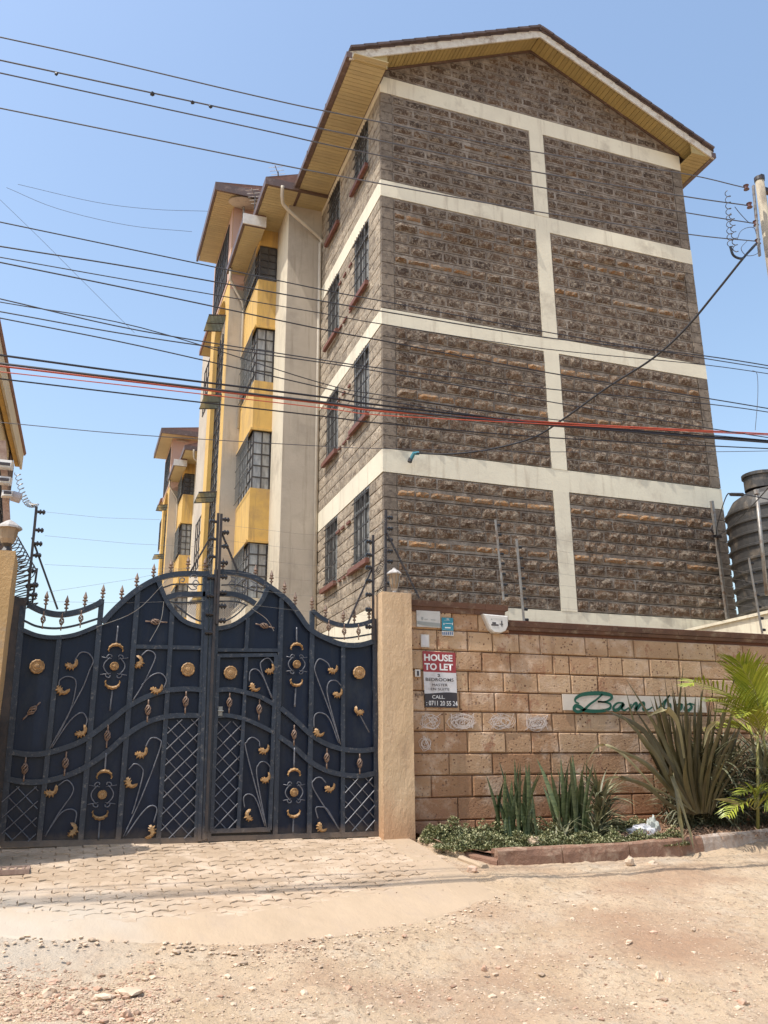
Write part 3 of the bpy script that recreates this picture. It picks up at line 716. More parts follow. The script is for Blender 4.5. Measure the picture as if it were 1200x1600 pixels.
bar([(545,510),(600,550),(680,575),(760,572),(828,550)], GR, RG, .05, GY-.041, name='top_rail'); bar([(555,600),(620,626),(700,632),(822,612)], GR, RG, .018, GY-.02, name='top_rail')
bar([(343,405),(310,470),(250,530),(180,575),(105,592)], GR, RG, .05, GY-.037, name='top_rail')
bar([(558,342),(630,343),(700,352),(780,382),(842,420)], GT, RG, .06, GY-.036, name='top_rail')
bar([(580,272),(700,272),(800,305),(905,330)], GT, RG, .014, GY-.015, name='thin_rail'); bar([(560,398),(690,400),(780,430)], GT, RG, .014, GY-.015, name='thin_rail')
bar([(545,562),(620,548),(700,500),(770,432)], GT, RG, .016, GY-.016, name='thin_rail')
bar([(1104,130),(1092,400),(1056,1545)], GL, LG, .04, GY-.05, GY+.05, name='meeting_bar'); bar([(96,345),(74,900),(52,1545)], GR, RG, .05, GY-.046, GY+.05, name='meeting_bar')
# wicket door inside the right leaf
WD = empty('wicket_door', (GP.x+.45, GY, .05), parent=RG)
def door_bar(*a, **k): return bar(*a, WD, **k)
bar([(118,712),(86,1510)], GR, WD, .04, GY-.045); bar([(378,710),(350,1502)], GR, WD, .045, GY-.045)
bar([(110,714),(382,710)], GR, WD, .04, GY-.0455); bar([(85,1508),(352,1500)], GR, WD, .045, GY-.0455)
bar([(244,712),(207,1503)], GR, WD, .04, GY-.044)
bar([(108,870),(170,866),(240,880),(300,897),(366,932)], GR, WD, .05, GY-.048); bar([(102,987),(160,984),(235,1000),(300,1027),(362,1058)], GR, WD, .045, GY-.049)
mb = MB(); c = GR(125, 965); mb.box(c[0]-.02, c[0]+.02, GY-.06, GY-.04, c[1]-.045, c[1]+.045); mb.tube([(c[0]+.02, GY-.06, c[1]), (c[0]+.02, GY-.09, c[1]), (c[0]-.03, GY-.09, c[1])], .008); build('handle', mb, M['frame_light'], WD)
lattice([(12,1255),(205,1255),(190,1545),(10,1550)], GL, LG); lattice([(893,905),(1055,895),(1035,1530),(852,1532)], GL, LG)
lattice([(105,1010),(225,1012),(205,1495),(88,1498)], GR, WD); lattice([(692,1275),(822,1265),(828,1505),(692,1508)], GR, RG)
for x, y, c, p in ((198,620,GL,LG), (997,635,GL,LG), (172,790,GR,WD), (755,790,GR,RG)): disc(c(x, y), .066, p)
for x, y, c, p in ((607,618,GL,LG), (543,1298,GL,LG), (472,752,GR,RG), (460,1332,GR,RG)): disc(c(x, y), .041, p, 'sun_disc'); curls(c(x, y), p, 1.0 if p is LG else .9)
for x, y, up, c, p in ((616,515,1,GL,LG), (596,722,0,GL,LG), (555,1185,1,GL,LG), (530,1412,0,GL,LG), (472,668,1,GR,RG), (470,840,0,GR,RG), (460,1237,1,GR,RG), (458,1433,0,GR,RG)): moon(c(x, y), up, p, 1.0 if c is GL else .92)
for pts, c, p in (([(627,405),(617,495)],GL,LG), ([(596,748),(583,855)],GL,LG), ([(563,1078),(558,1165)],GL,LG), ([(529,1440),(522,1540)],GL,LG), ([(472,585),(472,650)],GR,RG), ([(468,860),(463,945)],GR,RG), ([(462,1130),(460,1220)],GR,RG), ([(457,1452),(455,1515)],GR,RG)): stem(pts, c, p, .009)
for x, y, a, c, p in ((133,1160,0,GL,LG),(348,1130,0,GL,LG),(570,985,0,GL,LG),(785,850,0,GL,LG),(985,805,0,GL,LG),(172,852,-.7,GL,LG),(825,383,1.57,GL,LG),
                      (167,925,0,GR,WD),(302,955,0,GR,WD),(460,1070,0,GR,RG),(608,1175,0,GR,RG),(757,1200,0,GR,RG),(325,578,1.4,GR,RG)): basket(c(x, y), p, a, 1.0 if c is GL else .95)
for x, y, c, p in ((230,370,GL,LG),(328,380,GL,LG),(430,365,GL,LG),(617,585,GR,RG),(687,603,GR,RG),(752,603,GR,RG)): basket(c(x, y), p, 0, .8)
LV = [  # (stem points), (leaf centre), angle, flip
 ([(265,1055),(370,860),(440,730),(475,640),(495,590),(470,550),(430,545),(405,575),(397,598)], (378,612), .25, 0),
 ([(300,1000),(370,860),(400,750),(400,690),(360,672),(320,690),(312,722)], (328,745), -.5, 0),
 ([(275,1050),(350,935),(400,880),(440,866),(462,900),(455,935)], (430,968), .6, 0),
 ([(705,800),(755,720),(815,600),(822,555),(785,535),(750,562)], (737,600), 1.3, 0),
 ([(750,720),(800,670),(850,655),(882,690),(868,735)], (828,742), .1, 0),
 ([(240,1520),(310,1400),(380,1300),(388,1255),(355,1222),(310,1250)], (270,1283), .3, 0),
 ([(250,1500),(320,1400),(370,1375),(405,1392),(398,1450)], (385,1490), 1.2, 0),
 ([(655,1520),(760,1290),(850,1050),(842,1005),(800,1000),(772,1045)], (748,1080), .3, 0),
 ([(700,1400),(715,1355),(757,1200),(752,1155),(715,1135),(682,1165)], (688,1235), -.8, 0),
 ([(665,1520),(750,1400),(800,1357),(832,1375),(815,1445)], (800,1492), 1.5, 1)]
for pts, c, a, fl in LV:
    stem(pts, GL, LG); gate_leaf_piece(GL(*c), a, fl, LG, s=.95)
RV = [
 ([(358,905),(310,770),(318,735),(345,725),(366,750)], (350,778), .6, 0, 'w'), ([(365,912),(320,810),(290,775),(262,785),(257,830)], (277,857), -.7, 0, 'w'),
 ([(670,1112),(620,960),(560,800),(555,760),(575,728),(610,745),(622,765)], (635,778), .2, 0, 0), ([(670,1115),(618,920),(610,860),(622,830),(650,826),(672,848)], (657,886), .3, 0, 0),
 ([(662,1108),(620,1000),(582,972),(553,985),(550,1040)], (568,1062), -.6, 0, 0), ([(335,1492),(245,1150),(245,1105),(270,1083),(300,1100),(305,1125)], (322,1140), .2, 0, 'w'),
 ([(335,1495),(292,1260),(300,1205),(325,1193),(350,1215),(350,1245)], (330,1270), .5, 0, 'w'), ([(328,1485),(290,1370),(258,1340),(232,1355),(236,1400)], (255,1440), -1.1, 1, 'w'),
 ([(665,1500),(550,1320),(552,1275),(580,1265),(605,1290)], (620,1313), .1, 0, 0), ([(663,1500),(612,1412),(580,1398),(558,1405),(568,1450)], (580,1490), -.9, 0, 0),
 ([(800,1060),(760,985),(745,950)], (755,966), -.3, 1, 0)]
for pts, c, a, fl, w_ in RV:
    p = WD if w_ else RG
    stem(pts, GR, p); gate_leaf_piece(GR(*c), a, fl, p, s=.86)
for x, y, c, p in ((243,295,GL,LG),(352,318,GL,LG),(450,297,GL,LG),(545,258,GL,LG),(645,262,GL,LG),(725,195,GL,LG),(815,145,GL,LG),(183,175,GT,LG),(317,150,GT,LG),(450,160,GT,LG),
                   (590,165,GT,RG),(845,215,GT,RG),(970,258,GT,RG),(1072,340,GT,RG),(1155,430,GT,RG),(545,500,GR,RG),(607,538,GR,RG),(688,562,GR,RG),(738,558,GR,RG),(805,545,GR,RG)): spear(c(x, y), p)
for pts, c, p in (([(250,265),(255,225),(285,225),(280,250),(262,245)],GT,LG), ([(330,220),(350,195),(380,200),(378,220),(362,218)],GT,LG), ([(300,262),(340,310),(380,305),(372,285)],GT,LG), ([(350,265),(372,238),(400,262),(372,290),(350,265)],GT,LG),
                  ([(630,272),(655,245),(685,272),(658,298),(630,272)],GT,RG), ([(650,215),(675,220),(690,240),(665,250),(652,235)],GT,RG), ([(700,270),(740,235),(770,245),(765,275),(745,265)],GT,RG), ([(690,300),(730,335),(770,310),(750,290)],GT,RG), ([(780,300),(820,280),(850,300),(830,330)],GT,RG), ([(800,240),(850,270),(890,310)],GT,RG)): stem(pts, c, p, .006)
# expanded-metal infill of the half-moon openings
for c0, c1, lim, p in ((250, 470, 'l', LG), (548, 770, 'r', RG)):
    mb = MB(); y = 404
    while y < 560:
        if lim == 'l': xa = 225+(y-430)*1.65 if y > 430 else 200; xb = 468
        else: xa = 545; xb = 770-(y-432)*1.5 if y > 432 else 790
        if xb-xa > 12:
            n = max(3, int((xb-xa)/9)); pts = [GT(xa+(xb-xa)*k/n, y+(2.6 if k % 2 else -2.6)) for k in range(n+1)]
            mb.strip(pts, .0045, GY-.004, GY+.004)
        y += 9
    build('wire_mesh', mb, M['scroll'], p, kind='stuff')
# hinge post with pointed head, hinges
mb = MB(); a, b = GR(848, 545), GR(858, 1525); mb.box(b[0]-.02, b[0]+.04, GY-.02, GY+.04, -.05, a[1])
x0, x1 = b[0]-.02, b[0]+.04; mb.add([(x0, GY-.02, a[1]), (x1, GY-.02, a[1]), (x1, GY+.04, a[1]), (x0, GY+.04, a[1]), ((x0+x1)/2, GY+.01, a[1]+.12)], [(0, 1, 4), (1, 2, 4), (2, 3, 4), (3, 0, 4)])
hp = build('gate_post', mb, M['black_steel'], label='slim black hinge post with pointed head, right of the gate leaves', cat='post')
for y in (650, 993, 1385):
    c = GR(865, y); mb = MB(); mb.box(c[0]-.01, c[0]+.09, GY-.03, GY+.0, c[1]-.02, c[1]+.02); mb.tube([(c[0]+.01, GY-.03, c[1]-.04), (c[0]+.01, GY-.03, c[1]+.04)], .016); build('hinge', mb, M['black_steel'], hp)
mb = MB(); a = GL(20, 500); mb.box(-.63, -.475, GY-.02, GY+.05, -.05, 2.25); build('gate_post', mb, M['black_steel'], label='black steel hinge post at the far left of the gate', cat='post')

# ---- electric fence uprights
def insulator(c, d, parent, s=1.0):
    mb = MB(); c = Vector(c); d = Vector(d).normalized()
    mb.tube([c, c+d*.02*s, c+d*.025*s, c+d*.045*s, c+d*.05*s, c+d*.075*s, c+d*.08*s, c+d*.1*s], .01*s, 8)
    P = [c+d*(.005*s+i*.012*s) for i in range(9)]
    mb = MB(); mb.tube(P, .02*s, 8); mb.tube([c+d*.03*s, c+d*.05*s], .034*s, 8); mb.tube([c+d*.07*s, c+d*.09*s], .034*s, 8)
    return build('insulator', mb, M['insul'], parent)
def fence_post(base, top, ins, label, side=1, brace=None, mt='black_steel', w=.025, d=(1, 0, 0), s=.78, group='electric fence uprights'):
    r = empty('fence_upright', base, label, 'fence post', group)
    mb = MB(); mb.beam(base, top, w, w); build('post', mb, M[mt], r)
    if brace: mb = MB(); mb.beam(brace[0], brace[1], w*.75, w*.75); build('brace', mb, M[mt], r)
    b = Vector(base); t = Vector(top)
    for k in ins: insulator(b+(t-b)*k+Vector(d)*w*.4, d, r, s)
    return r
def W3(px, py, Y): return tuple(onY(px, py, Y))
fence_post(W3(322, 1300, 8.84), W3(341, 802, 8.84), [.30, .38, .55, .60, .66, .72, .78, .85, .91, .97][3:], 'left one of the paired black uprights rising from the middle of the gate', d=(-1, 0, 0), brace=(W3(333, 832, 8.86), W3(298, 893, 8.86)))
fence_post(W3(339, 975, 8.82), W3(346, 803, 8.82), [.03, .16, .28, .42, .55, .70, .83, .95], 'right one of the paired black uprights rising from the middle of the gate', brace=(W3(346, 832, 8.86), W3(372, 895, 8.86)))
fence_post(W3(583, 1000, 8.86), W3(583, 836, 8.86), [.12, .28, .42, .55, .68, .8, .93], 'black upright beside the right gate pillar with a brace leaning left', d=(-1, 0, 0), brace=(W3(583, 885, 8.88), W3(542, 978, 8.88)))
fence_post(W3(602, 945, 9.25), W3(603, 797, 9.25), [.1, .22, .33, .45, .56, .68, .8, .92], 'black upright behind the pillar lantern with a brace leaning right', brace=(W3(604, 832, 9.23), W3(655, 935, 9.2)))
fence_post(W3(42, 945, 8.95), W3(57, 792, 8.95), [.10, .2, .5, .62, .76, .95], 'tall black upright at the left end of the gate', brace=(W3(50, 840, 8.98), W3(90, 952, 8.98)))
fence_post(W3(50, 945, 9.3), W3(58, 888, 9.3), [.05, .5, .92], 'short black upright low behind the left gate arch', d=(-1, 0, 0), w=.02)
fence_post(W3(787, 938, 9.05), W3(774, 812, 9.05), [.06, .19, .32, .45, .57, .69, .81, .93], 'rusty angle upright on the boundary wall, left of the pair', mt='galv', w=.02, s=.55)
fence_post(W3(819, 975, 9.05), W3(807, 842, 9.05), [.05, .17, .29, .41, .53, .65, .77, .9], 'rusty angle upright on the boundary wall, right of the pair', mt='galv', w=.022, s=.55)
fence_post(W3(1191, 990, 9.05), W3(1170, 872, 9.05), [.05, .2, .35, .5, .65, .8, .93], 'leaning angle upright in front of the black water tank', mt='galv', w=.02, s=.55)
def line(name, pts, r, mt, label, cat='wire', group=None, n=4): 
    mb = MB(); mb.tube(pts, r, n); return build(name, mb, M[mt], label=label, cat=cat, group=group)
def coil(a, b, r, turns, name, label, mt='galv', thick=.005, sag=0):
    a = Vector(a); b = Vector(b); d = (b-a).normalized(); u = d.orthogonal().normalized(); v = d.cross(u); P = []
    n = turns*10
    for k in range(n+1):
        t = k/n; g = 2*math.pi*turns*t; P.append(a+(b-a)*t+u*r*math.cos(g)+v*r*math.sin(g)-Vector((0, 0, sag*math.sin(math.pi*t))))
    mb = MB(); mb.tube(P, thick, 4); return build(name, mb, M[mt], label=label, cat='wire coil')
coil(W3(586, 897, 8.87), W3(604, 858, 9.2), .028, 13, 'spring_coil', 'stretched lead coil of dark wire beside the right pillar', 'frame', .003, .05)
coil(W3(584, 832, 8.87), W3(601, 812, 9.2), .02, 12, 'spring_coil', 'small upper coil of wire between two fence uprights', 'galv', .002, .03)
coil(W3(590, 930, 8.87), W3(603, 905, 9.2), .028, 9, 'spring_coil', 'lower coil of wire just above the right pillar', 'frame', .003, .02)
coil(W3(27, 738, 9.0), W3(57, 790, 8.95), .03, 14, 'spring_coil', 'pale coiled lead sagging from the left eave to the fence upright', 'galv', .004, .12)
coil(W3(20, 868, 9.0), W3(44, 950, 9.1), .10, 11, 'razor_coil', 'black razor wire coil bunched behind the left pillar', 'black_steel', .006)
coil(W3(8, 845, 8.6), W3(40, 900, 9.0), .12, 9, 'razor_coil', 'black razor wire coil lying on top of the left pillar', 'black_steel', .006)
fw = [((72, 800), (250, 812)), ((70, 837), (340, 856)), ((70, 882), (335, 889)), ((75, 925), (330, 880)), ((70, 940), (330, 938))]
for i, (a, b) in enumerate(fw):
    line('fence_wire', [W3(*a, 8.95), W3((a[0]+b[0])/2, (a[1]+b[1])/2+3, 8.9), W3(*b, 8.86)], .0016, 'galv', ['topmost', 'second', 'third', 'fourth', 'lowest'][i]+' thin fence wire between the left upright and the gate middle', group='thin fence wires left')
for i in range(6):
    y0 = 820+i*24; line('fence_wire', [W3(350, y0, 8.84), W3(465, y0+14, 8.84), W3(582, y0+22, 8.86)], .0014, 'galv', ['topmost', 'second', 'third', 'fourth', 'fifth', 'lowest'][i]+' thin fence wire between the gate middle and the right upright', group='thin fence wires right')
for i in range(7):
    y0 = 822+i*17; line('fence_wire', [W3(604, y0, 9.2), W3(776+i*2, y0+8+i, 9.05), W3(810+i*2, y0+10+i*2, 9.05), W3(1180, y0+75-i*4, 9.05)], .0014, 'galv', ['topmost', 'second', 'third', 'fourth', 'fifth', 'sixth', 'lowest'][i]+' thin fence wire above the boundary wall', group='thin fence wires above the wall')
for a, b, l in (((150, 980), (262, 905), 'pale thin wire looping across the top left of the gate'), ((234, 1002), (256, 940), 'pale rod across the upper left panel of the gate'), ((392, 950), (428, 986), 'pale rod across the upper right panel of the gate')):
    line('loose_wire', catmull([W3(*a, 8.83), W3((a[0]+b[0])/2+6, (a[1]+b[1])/2+(12 if a[0] == 150 else -1), 8.83), W3(*b, 8.83)], 5), .004, 'galv', l)
# ================================================================= pillars, boundary wall and what hangs on it
M['render_post'] = mat('rough_cast_peach_paint', (.60,.43,.27), (.52,.36,.21), 2.2, bump=.014, bscale=34, stretch=(1,1,.45), grime=((.42,.28,.17), 3, .4), streak=((.40,.26,.15), .4), splash=(.35, (.46,.25,.13), .0))
M['render_left'] = mat('ochre_rough_cast', (.50,.32,.15), (.42,.27,.12), 3, bump=.01, bscale=34, grime=((.35,.26,.17), 4, .3))
M['block'] = mat('machine_cut_stone', (.50,.335,.205), (.40,.25,.145), 3.2, bump=.012, bscale=45, tone=((.74,.60,.50),(1.10,1.13,1.12)), spot=(24, .17, (.16,.075,.04)), grime=((.56,.40,.28), 4, .45), smear_speck=((.33,.17,.095), 5, .12), streak=((.22,.12,.07), .15), splash=(.28, (.34,.16,.085), .05))
M['brown_joint'] = mat('red_brown_joint', (.15,.06,.035), (.11,.045,.025), 9, bump=.004)
M['coping'] = mat('stained_coping', (.15,.075,.048), (.09,.048,.034), 4, bump=.006, bscale=30, grime=((.26,.19,.13), 6, .4))
def px(x, y, Y=8.9): return onY(x, y, Y)
pl, pr = 3.12, 3.465
def rough_box(name, x0, x1, y0, y1, z0, z1, mt, label, cat):
    mb = MB(); nz = 24; n = 4
    ring = [(x0+(x1-x0)*k/n, y0) for k in range(n)]+[(x1, y0+(y1-y0)*k/n) for k in range(n)]+[(x1-(x1-x0)*k/n, y1) for k in range(n)]+[(x0, y1-(y1-y0)*k/n) for k in range(n)]
    v = []
    for j in range(nz+1):
        z = z0+(z1-z0)*j/nz
        for x, y in ring: q = noise.noise(Vector((x*7, y*7, z*3)))*.008; v.append((x+q, y+q, z+(q if j == nz else 0)))
    m_ = len(ring); f = [(j*m_+k, j*m_+(k+1) % m_, (j+1)*m_+(k+1) % m_, (j+1)*m_+k) for j in range(nz) for k in range(m_)]+[tuple(range(m_))[::-1], tuple(nz*m_+k for k in range(m_))]
    mb.add(v, f); return build(name, mb, mt, label=label, cat=cat)
rough_box('gate_pillar', pl, pr-.002, 8.72, 9.1, -.25, 2.50, M['render_post'], 'peach rough-cast gate pillar with a lantern on top, right of the gate', 'pillar')
rough_box('gate_pillar', -1.35, -.575, 8.15, 8.7, -.3, 2.53, M['render_left'], 'ochre rough-cast gate pillar cut off by the left picture edge', 'pillar')
# side wall of the drive behind the left pillar
mb = MB(); mb.box(-.85, -.62, 9.0, 18, -.2, 2.32); build('drive_wall', mb, M['render_left'], label='yellow ochre side wall running back behind the left end of the gate', cat='wall')
# ---- boundary wall
WY = 8.9
pr = 3.525
BW = empty('boundary_wall', (7, WY, 0), 'orange-brown cut stone boundary wall with dark coping, right of the gate', 'wall')
mb = MB(); mb.box(pr-.08, 13, WY+.03, WY+.2, -.4, 2.3); build('wall_core', mb, M['brown_joint'], BW)
rowpx = [950.5, 982.5, 1014.5, 1046.5, 1079, 1111, 1142.5, 1177, 1212, 1247, 1283, 1318]
rz = [px(650, y).z for y in rowpx]
j5 = {0:[370,512,680], 1:[290,455,590,735,848], 2:[230,387,532,687,918], 3:[210,460,650,835,1015], 4:[225,412,602,788,972], 5:[330,537,722,915], 6:[455,662,803], 7:[357,592,910], 8:[260,483,735,890], 9:[405], 10:[300]}
j6 = {0:[90,270,525,778,988,1090], 1:[12,200,325,468,712,915,1070], 2:[112,270,405,555,720], 3:[], 4:[10,240,470], 5:[147,395,], 6:[55,275,500], 7:[425,600], 8:[585], 9:[465], 10:[]}
RWL = random.Random(3)
for r in range(11):
    zt, zb = rz[r], rz[r+1]
    xs = [pr-.06]+[px(600+x/3.477, (rowpx[r]+rowpx[r+1])/2).x for x in j5[r]]
    for x in j6[r]:
        q = px(860+x/3.53, 1000+r*32).x
        if q > xs[-1]+.15: xs.append(q)
    while xs[-1] < 12.5: xs.append(xs[-1]+RWL.uniform(.32, .66))
    if r == 0: zt -= 0.02
    for a, b in zip(xs, xs[1:]):
        ztt = min(zt, 2.16) if (r == 0 and a > 4.75) else zt
        if r == 0 and a > 4.7 and ztt-zb < .05: continue
        mb = MB(); g = .0045; d = RWL.uniform(-.004, .006); x0, x1, z0, z1 = a+g, b-g, zb+g, ztt-g; bv = .012
        ch = [RWL.uniform(.6, 1.6)*bv for _ in range(4)]
        fr = [(x0+ch[0], WY-d, z0+ch[0]), (x1-ch[1], WY-d+RWL.uniform(-.003, .003), z0+ch[1]), (x1-ch[2], WY-d, z1-ch[2]), (x0+ch[3], WY-d+RWL.uniform(-.003, .003), z1-ch[3])]
        md = [(x0, WY+.012, z0), (x1, WY+.012, z0), (x1, WY+.012, z1), (x0, WY+.012, z1)]; bk = [(p[0], WY+.06, p[2]) for p in md]
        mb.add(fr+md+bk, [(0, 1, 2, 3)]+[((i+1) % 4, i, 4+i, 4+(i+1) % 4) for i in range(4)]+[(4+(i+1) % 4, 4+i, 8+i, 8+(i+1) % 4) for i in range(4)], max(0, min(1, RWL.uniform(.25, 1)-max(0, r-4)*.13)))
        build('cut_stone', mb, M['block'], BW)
# copings: a high left length and a lower right one
def coping(x0, x1, z0, z1, out, nm='coping'):
    x = x0
    while x < x1-.02:
        xe = min(x+RWL.uniform(.7, 1.1), x1); mb = MB(); d = RWL.uniform(-.005, .005)
        mb.hexa([(x+.002, WY-out+.015, z0), (xe-.002, WY-out+.015, z0), (xe-.002, WY+.26, z0), (x+.002, WY+.26, z0), (x+.002, WY-out, z1+d), (xe-.002, WY-out, z1+d), (xe-.002, WY+.24, z1+.01), (x+.002, WY+.24, z1+.01)])
        build(nm, mb, M['coping'], BW); x = xe
zc = px(720, 945).z
coping(pr-.055, 4.70, 2.335, 2.39, .03); coping(pr-.055, 4.73, 2.392, 2.455, .06)
coping(4.71, 12.9, 2.175, 2.215, .025); coping(4.74, 12.9, 2.217, 2.270, .05)
# scribbles of white chalk on the stones
M['chalk'] = mat('white_chalk', (.66,.58,.52), (.58,.48,.42), 40)
for i, (cx, cy, rx, ry, n) in enumerate([(672,1128,17,13,16), (722,1128,23,13,34), (782,1128,23,13,20), (838,1130,20,13,34), (664,1162,10,12,12)]):
    mb = MB()
    for k in range(int(n*.75)):
        P = []; q = RWL.uniform(.15, 1); ox, oy = RWL.uniform(-.35, .35)*rx*(1.1-q), RWL.uniform(-.35, .35)*ry*(1.1-q); a0 = RWL.uniform(0, 6)
        for j in range(11):
            a = a0+j*RWL.uniform(.5, .66); p = px(cx+ox+rx*q*math.cos(a)*RWL.uniform(.85, 1.15), cy+oy+ry*q*math.sin(a)*RWL.uniform(.85, 1.15)); P.append((p.x, p.z))
        if k % 3 == 0: p = px(cx+RWL.uniform(-1, 1)*rx, cy-ry); p2 = px(cx+RWL.uniform(-1, 1)*rx, cy+ry*.8); P = [(p.x, p.z), (p2.x, p2.z)]
        mb.strip(P, RWL.uniform(.0025, .0055), WY-.011-k*.00015, WY-.009)
    build('chalk_scribble', mb, M['chalk'], BW, kind='stuff')
# ---- signs
def flat(name, mb, mt, parent): return build(name, mb, mt, parent)
def text(s, cx, cz, h, mt, parent, y, wid=None, off=0.0, rot=0, shear=0):
    cu = bpy.data.curves.new('lettering', 'FONT'); cu.body = s; cu.size = 1; cu.align_x = 'CENTER'; cu.align_y = 'CENTER'; cu.offset = off; cu.extrude = .0; cu.shear = shear
    cu.resolution_u = 3
    t = bpy.data.objects.new('lettering', cu); COL.objects.link(t)
    dg = bpy.context.evaluated_depsgraph_get(); me = bpy.data.meshes.new_from_object(t.evaluated_get(dg)); bpy.data.objects.remove(t)
    xs = [v.co.x for v in me.vertices]; ys = [v.co.y for v in me.vertices]
    w_, h_ = max(xs)-min(xs), max(ys)-min(ys); mx, my = (max(xs)+min(xs))/2, (max(ys)+min(ys))/2
    sz = h/h_; sx = (wid/w_) if wid else sz
    ca, sa = math.cos(rot), math.sin(rot)
    for v in me.vertices:
        a, b = (v.co.x-mx)*sx, (v.co.y-my)*sz; v.co = (a*ca-b*sa, 0, a*sa+b*ca)
    me.materials.clear(); me.materials.append(mt)
    o = bpy.data.objects.new('lettering', me); COL.objects.link(o); WORLD[o.name] = Vector((cx, y, cz)); o.parent = parent; o.location = Vector((cx, y, cz))-WORLD[parent.name]
    return o
def solid(n, c, rough=.55, **k): return mat(n, c, tuple(q*.88 for q in c), 5, rough=rough, **k)
M['s_red'] = solid('poster_red', (.30,.035,.04)); M['s_white'] = solid('poster_white', (.60,.58,.58), grime=((.42,.38,.36), 6, .35)); M['s_black'] = solid('poster_black', (.035,.028,.032)); M['s_ink'] = solid('poster_ink', (.05,.04,.045)); M['s_letter'] = solid('poster_lettering', (.72,.70,.68))
M['s_teal'] = solid('teal_print', (.025,.22,.30)); M['s_navy'] = solid('navy_print', (.05,.10,.22)); M['s_grey'] = solid('grey_print', (.30,.31,.29)); M['s_green'] = solid('dark_green_lettering', (.008,.085,.05)); M['paper'] = solid('weathered_paper', (.56,.54,.50), grime=((.42,.38,.34), 9, .4)); M['plaque'] = solid('dusty_white_plaque', (.60,.52,.43), grime=((.46,.36,.27), 5, .4))
SY = WY-.018
tl, tr_, brp, blp = px(660, 1017, SY), px(711.5, 1020, SY), px(715, 1106, SY), px(664.5, 1105, SY)
P0 = empty('rental_poster', (blp.x+.2, SY, blp.z), 'red, white and black poster reading HOUSE TO LET, hung on the boundary wall', 'poster')
def pq(u, v, y=SY):   # bilinear point on the poster, u right, v down
    a = tl.lerp(tr_, u); b = blp.lerp(brp, u); q = a.lerp(b, v); return (q.x, y, q.z)
def panel(v0, v1, name, mt, wavy=0, y=SY):
    mb = MB(); n = 12; top = [pq(k/n, v0+(wavy*math.sin(k/n*math.pi*1.15+1.9) if wavy else 0), y) for k in range(n+1)]; bot = [pq(k/n, v1, y) for k in range(n+1)]
    v = top+bot+[(p[0], p[1]+.002, p[2]) for p in top+bot]; N1 = n+1
    mb.add(v, [(k, N1+k, N1+k+1, k+1) for k in range(n)]+[(2*N1+k, 2*N1+k+1, 3*N1+k+1, 3*N1+k) for k in range(n)]+[(k, k+1, 2*N1+k+1, 2*N1+k) for k in range(n)]); build(name, mb, mt, P0)
panel(0, .372, 'red_field', M['s_red']); panel(.372, .78, 'white_field', M['s_white'], 0, SY+.0001); panel(.745, 1.0, 'black_field', M['s_black'], .018, SY-.0012)
W_ = (tr_-tl).length; H_ = (tl-blp).length
def ptext(s, u, v, h, wf, mt, off=0.03): p = pq(u, v); text(s, p[0], p[2], H_*h, mt, P0, SY-.003, W_*wf, off)
ptext('HOUSE', .47, .11, .125, .86, M['s_letter'], .035); ptext('TO LET', .47, .275, .125, .86, M['s_letter'], .035)
ptext('2', .46, .43, .05, .09, M['s_ink'], .03); ptext('BEDROOMS', .48, .505, .058, .84, M['s_ink'], .012); ptext('MASTER', .48, .60, .045, .46, M['s_ink'], .0); ptext('EN SUITE', .48, .675, .045, .56, M['s_ink'], .0)
ptext('CALL.', .42, .815, .062, .38, M['s_letter'], .01); ptext(': 0711 20 55 24', .52, .925, .085, .93, M['s_letter'], .015)
# pale notice with a grey strip
P1 = empty('pale_notice', tuple(px(668, 982, SY)), 'pale notice board with a grey lower strip under the wall coping', 'sign')
a, b = px(650.5, 953.5, SY), px(688, 981, SY)
mb = MB(); mb.box(a.x, b.x, SY-.004, SY+.006, b.z, a.z); build('board', mb, M['paper'], P1)
mb = MB(); mb.prism([(a.x+.003, b.z+.03), (a.x+.003, b.z+.065), (a.x+.12, b.z+.058), (b.x-.003, b.z+.05), (b.x-.003, b.z+.008), (a.x+.12, b.z+.012)], SY-.0065, SY-.0045); build('grey_strip', mb, M['s_grey'], P1)
mb = MB(); c = px(659.5, 966.5, SY); mb.prism([(c.x-.012, c.z+.017), (c.x+.012, c.z+.017), (c.x+.012, c.z-.006), (c.x, c.z-.022), (c.x-.012, c.z-.006)], SY-.0065, SY-.0045); build('crest', mb, M['s_grey'], P1)
for k, (u, v, l) in enumerate(((663, 967.5, .04), (673, 968.5, .055))): mb = MB(); c = px(u, v, SY); mb.box(c.x, c.x+l, SY-.006, SY-.0045, c.z-.004, c.z+.004); build('faded_line', mb, M['s_grey'], P1)
# teal sign
P2 = empty('teal_sign', tuple(px(699, 995, SY)), 'small teal sign with white lines and a white foot, beside the pale notice', 'sign')
def rect(x0, y0, x1, y1, mt, nm, par, y=SY-.012, th=.004):
    a, b = px(x0, y0, SY), px(x1, y1, SY); mb = MB(); mb.box(a.x, b.x, y, y+th, b.z, a.z); return build(nm, mb, mt, par)
rect(689.5, 965, 708, 986, M['s_teal'], 'board', P2); rect(689.8, 986, 708.2, 994, M['paper'], 'foot_board', P2, SY-.0121)
for k, (x0, y0, x1, y1) in enumerate([(697, 967, 701, 968.2), (693.5, 969.2, 702, 970), (692.5, 973.8, 693.6, 976.5), (695, 974, 705, 975.2), (705.6, 973.4, 706.6, 977), (694.5, 980, 703.5, 982.2), (691, 984.4, 707, 985)]): rect(x0, y0, x1, y1, M['s_letter'], 'white_line', P2, SY-.0138, .0015)
for k in range(6): rect(690.5+k*2.9, 987.6, 692.3+k*2.9, 992.2, M['s_navy'], 'navy_mark', P2, SY-.0138, .0015)
P3 = empty('paper_notice', tuple(px(663, 1011, SY)), 'small blank cream paper notice above the rental poster', 'notice')
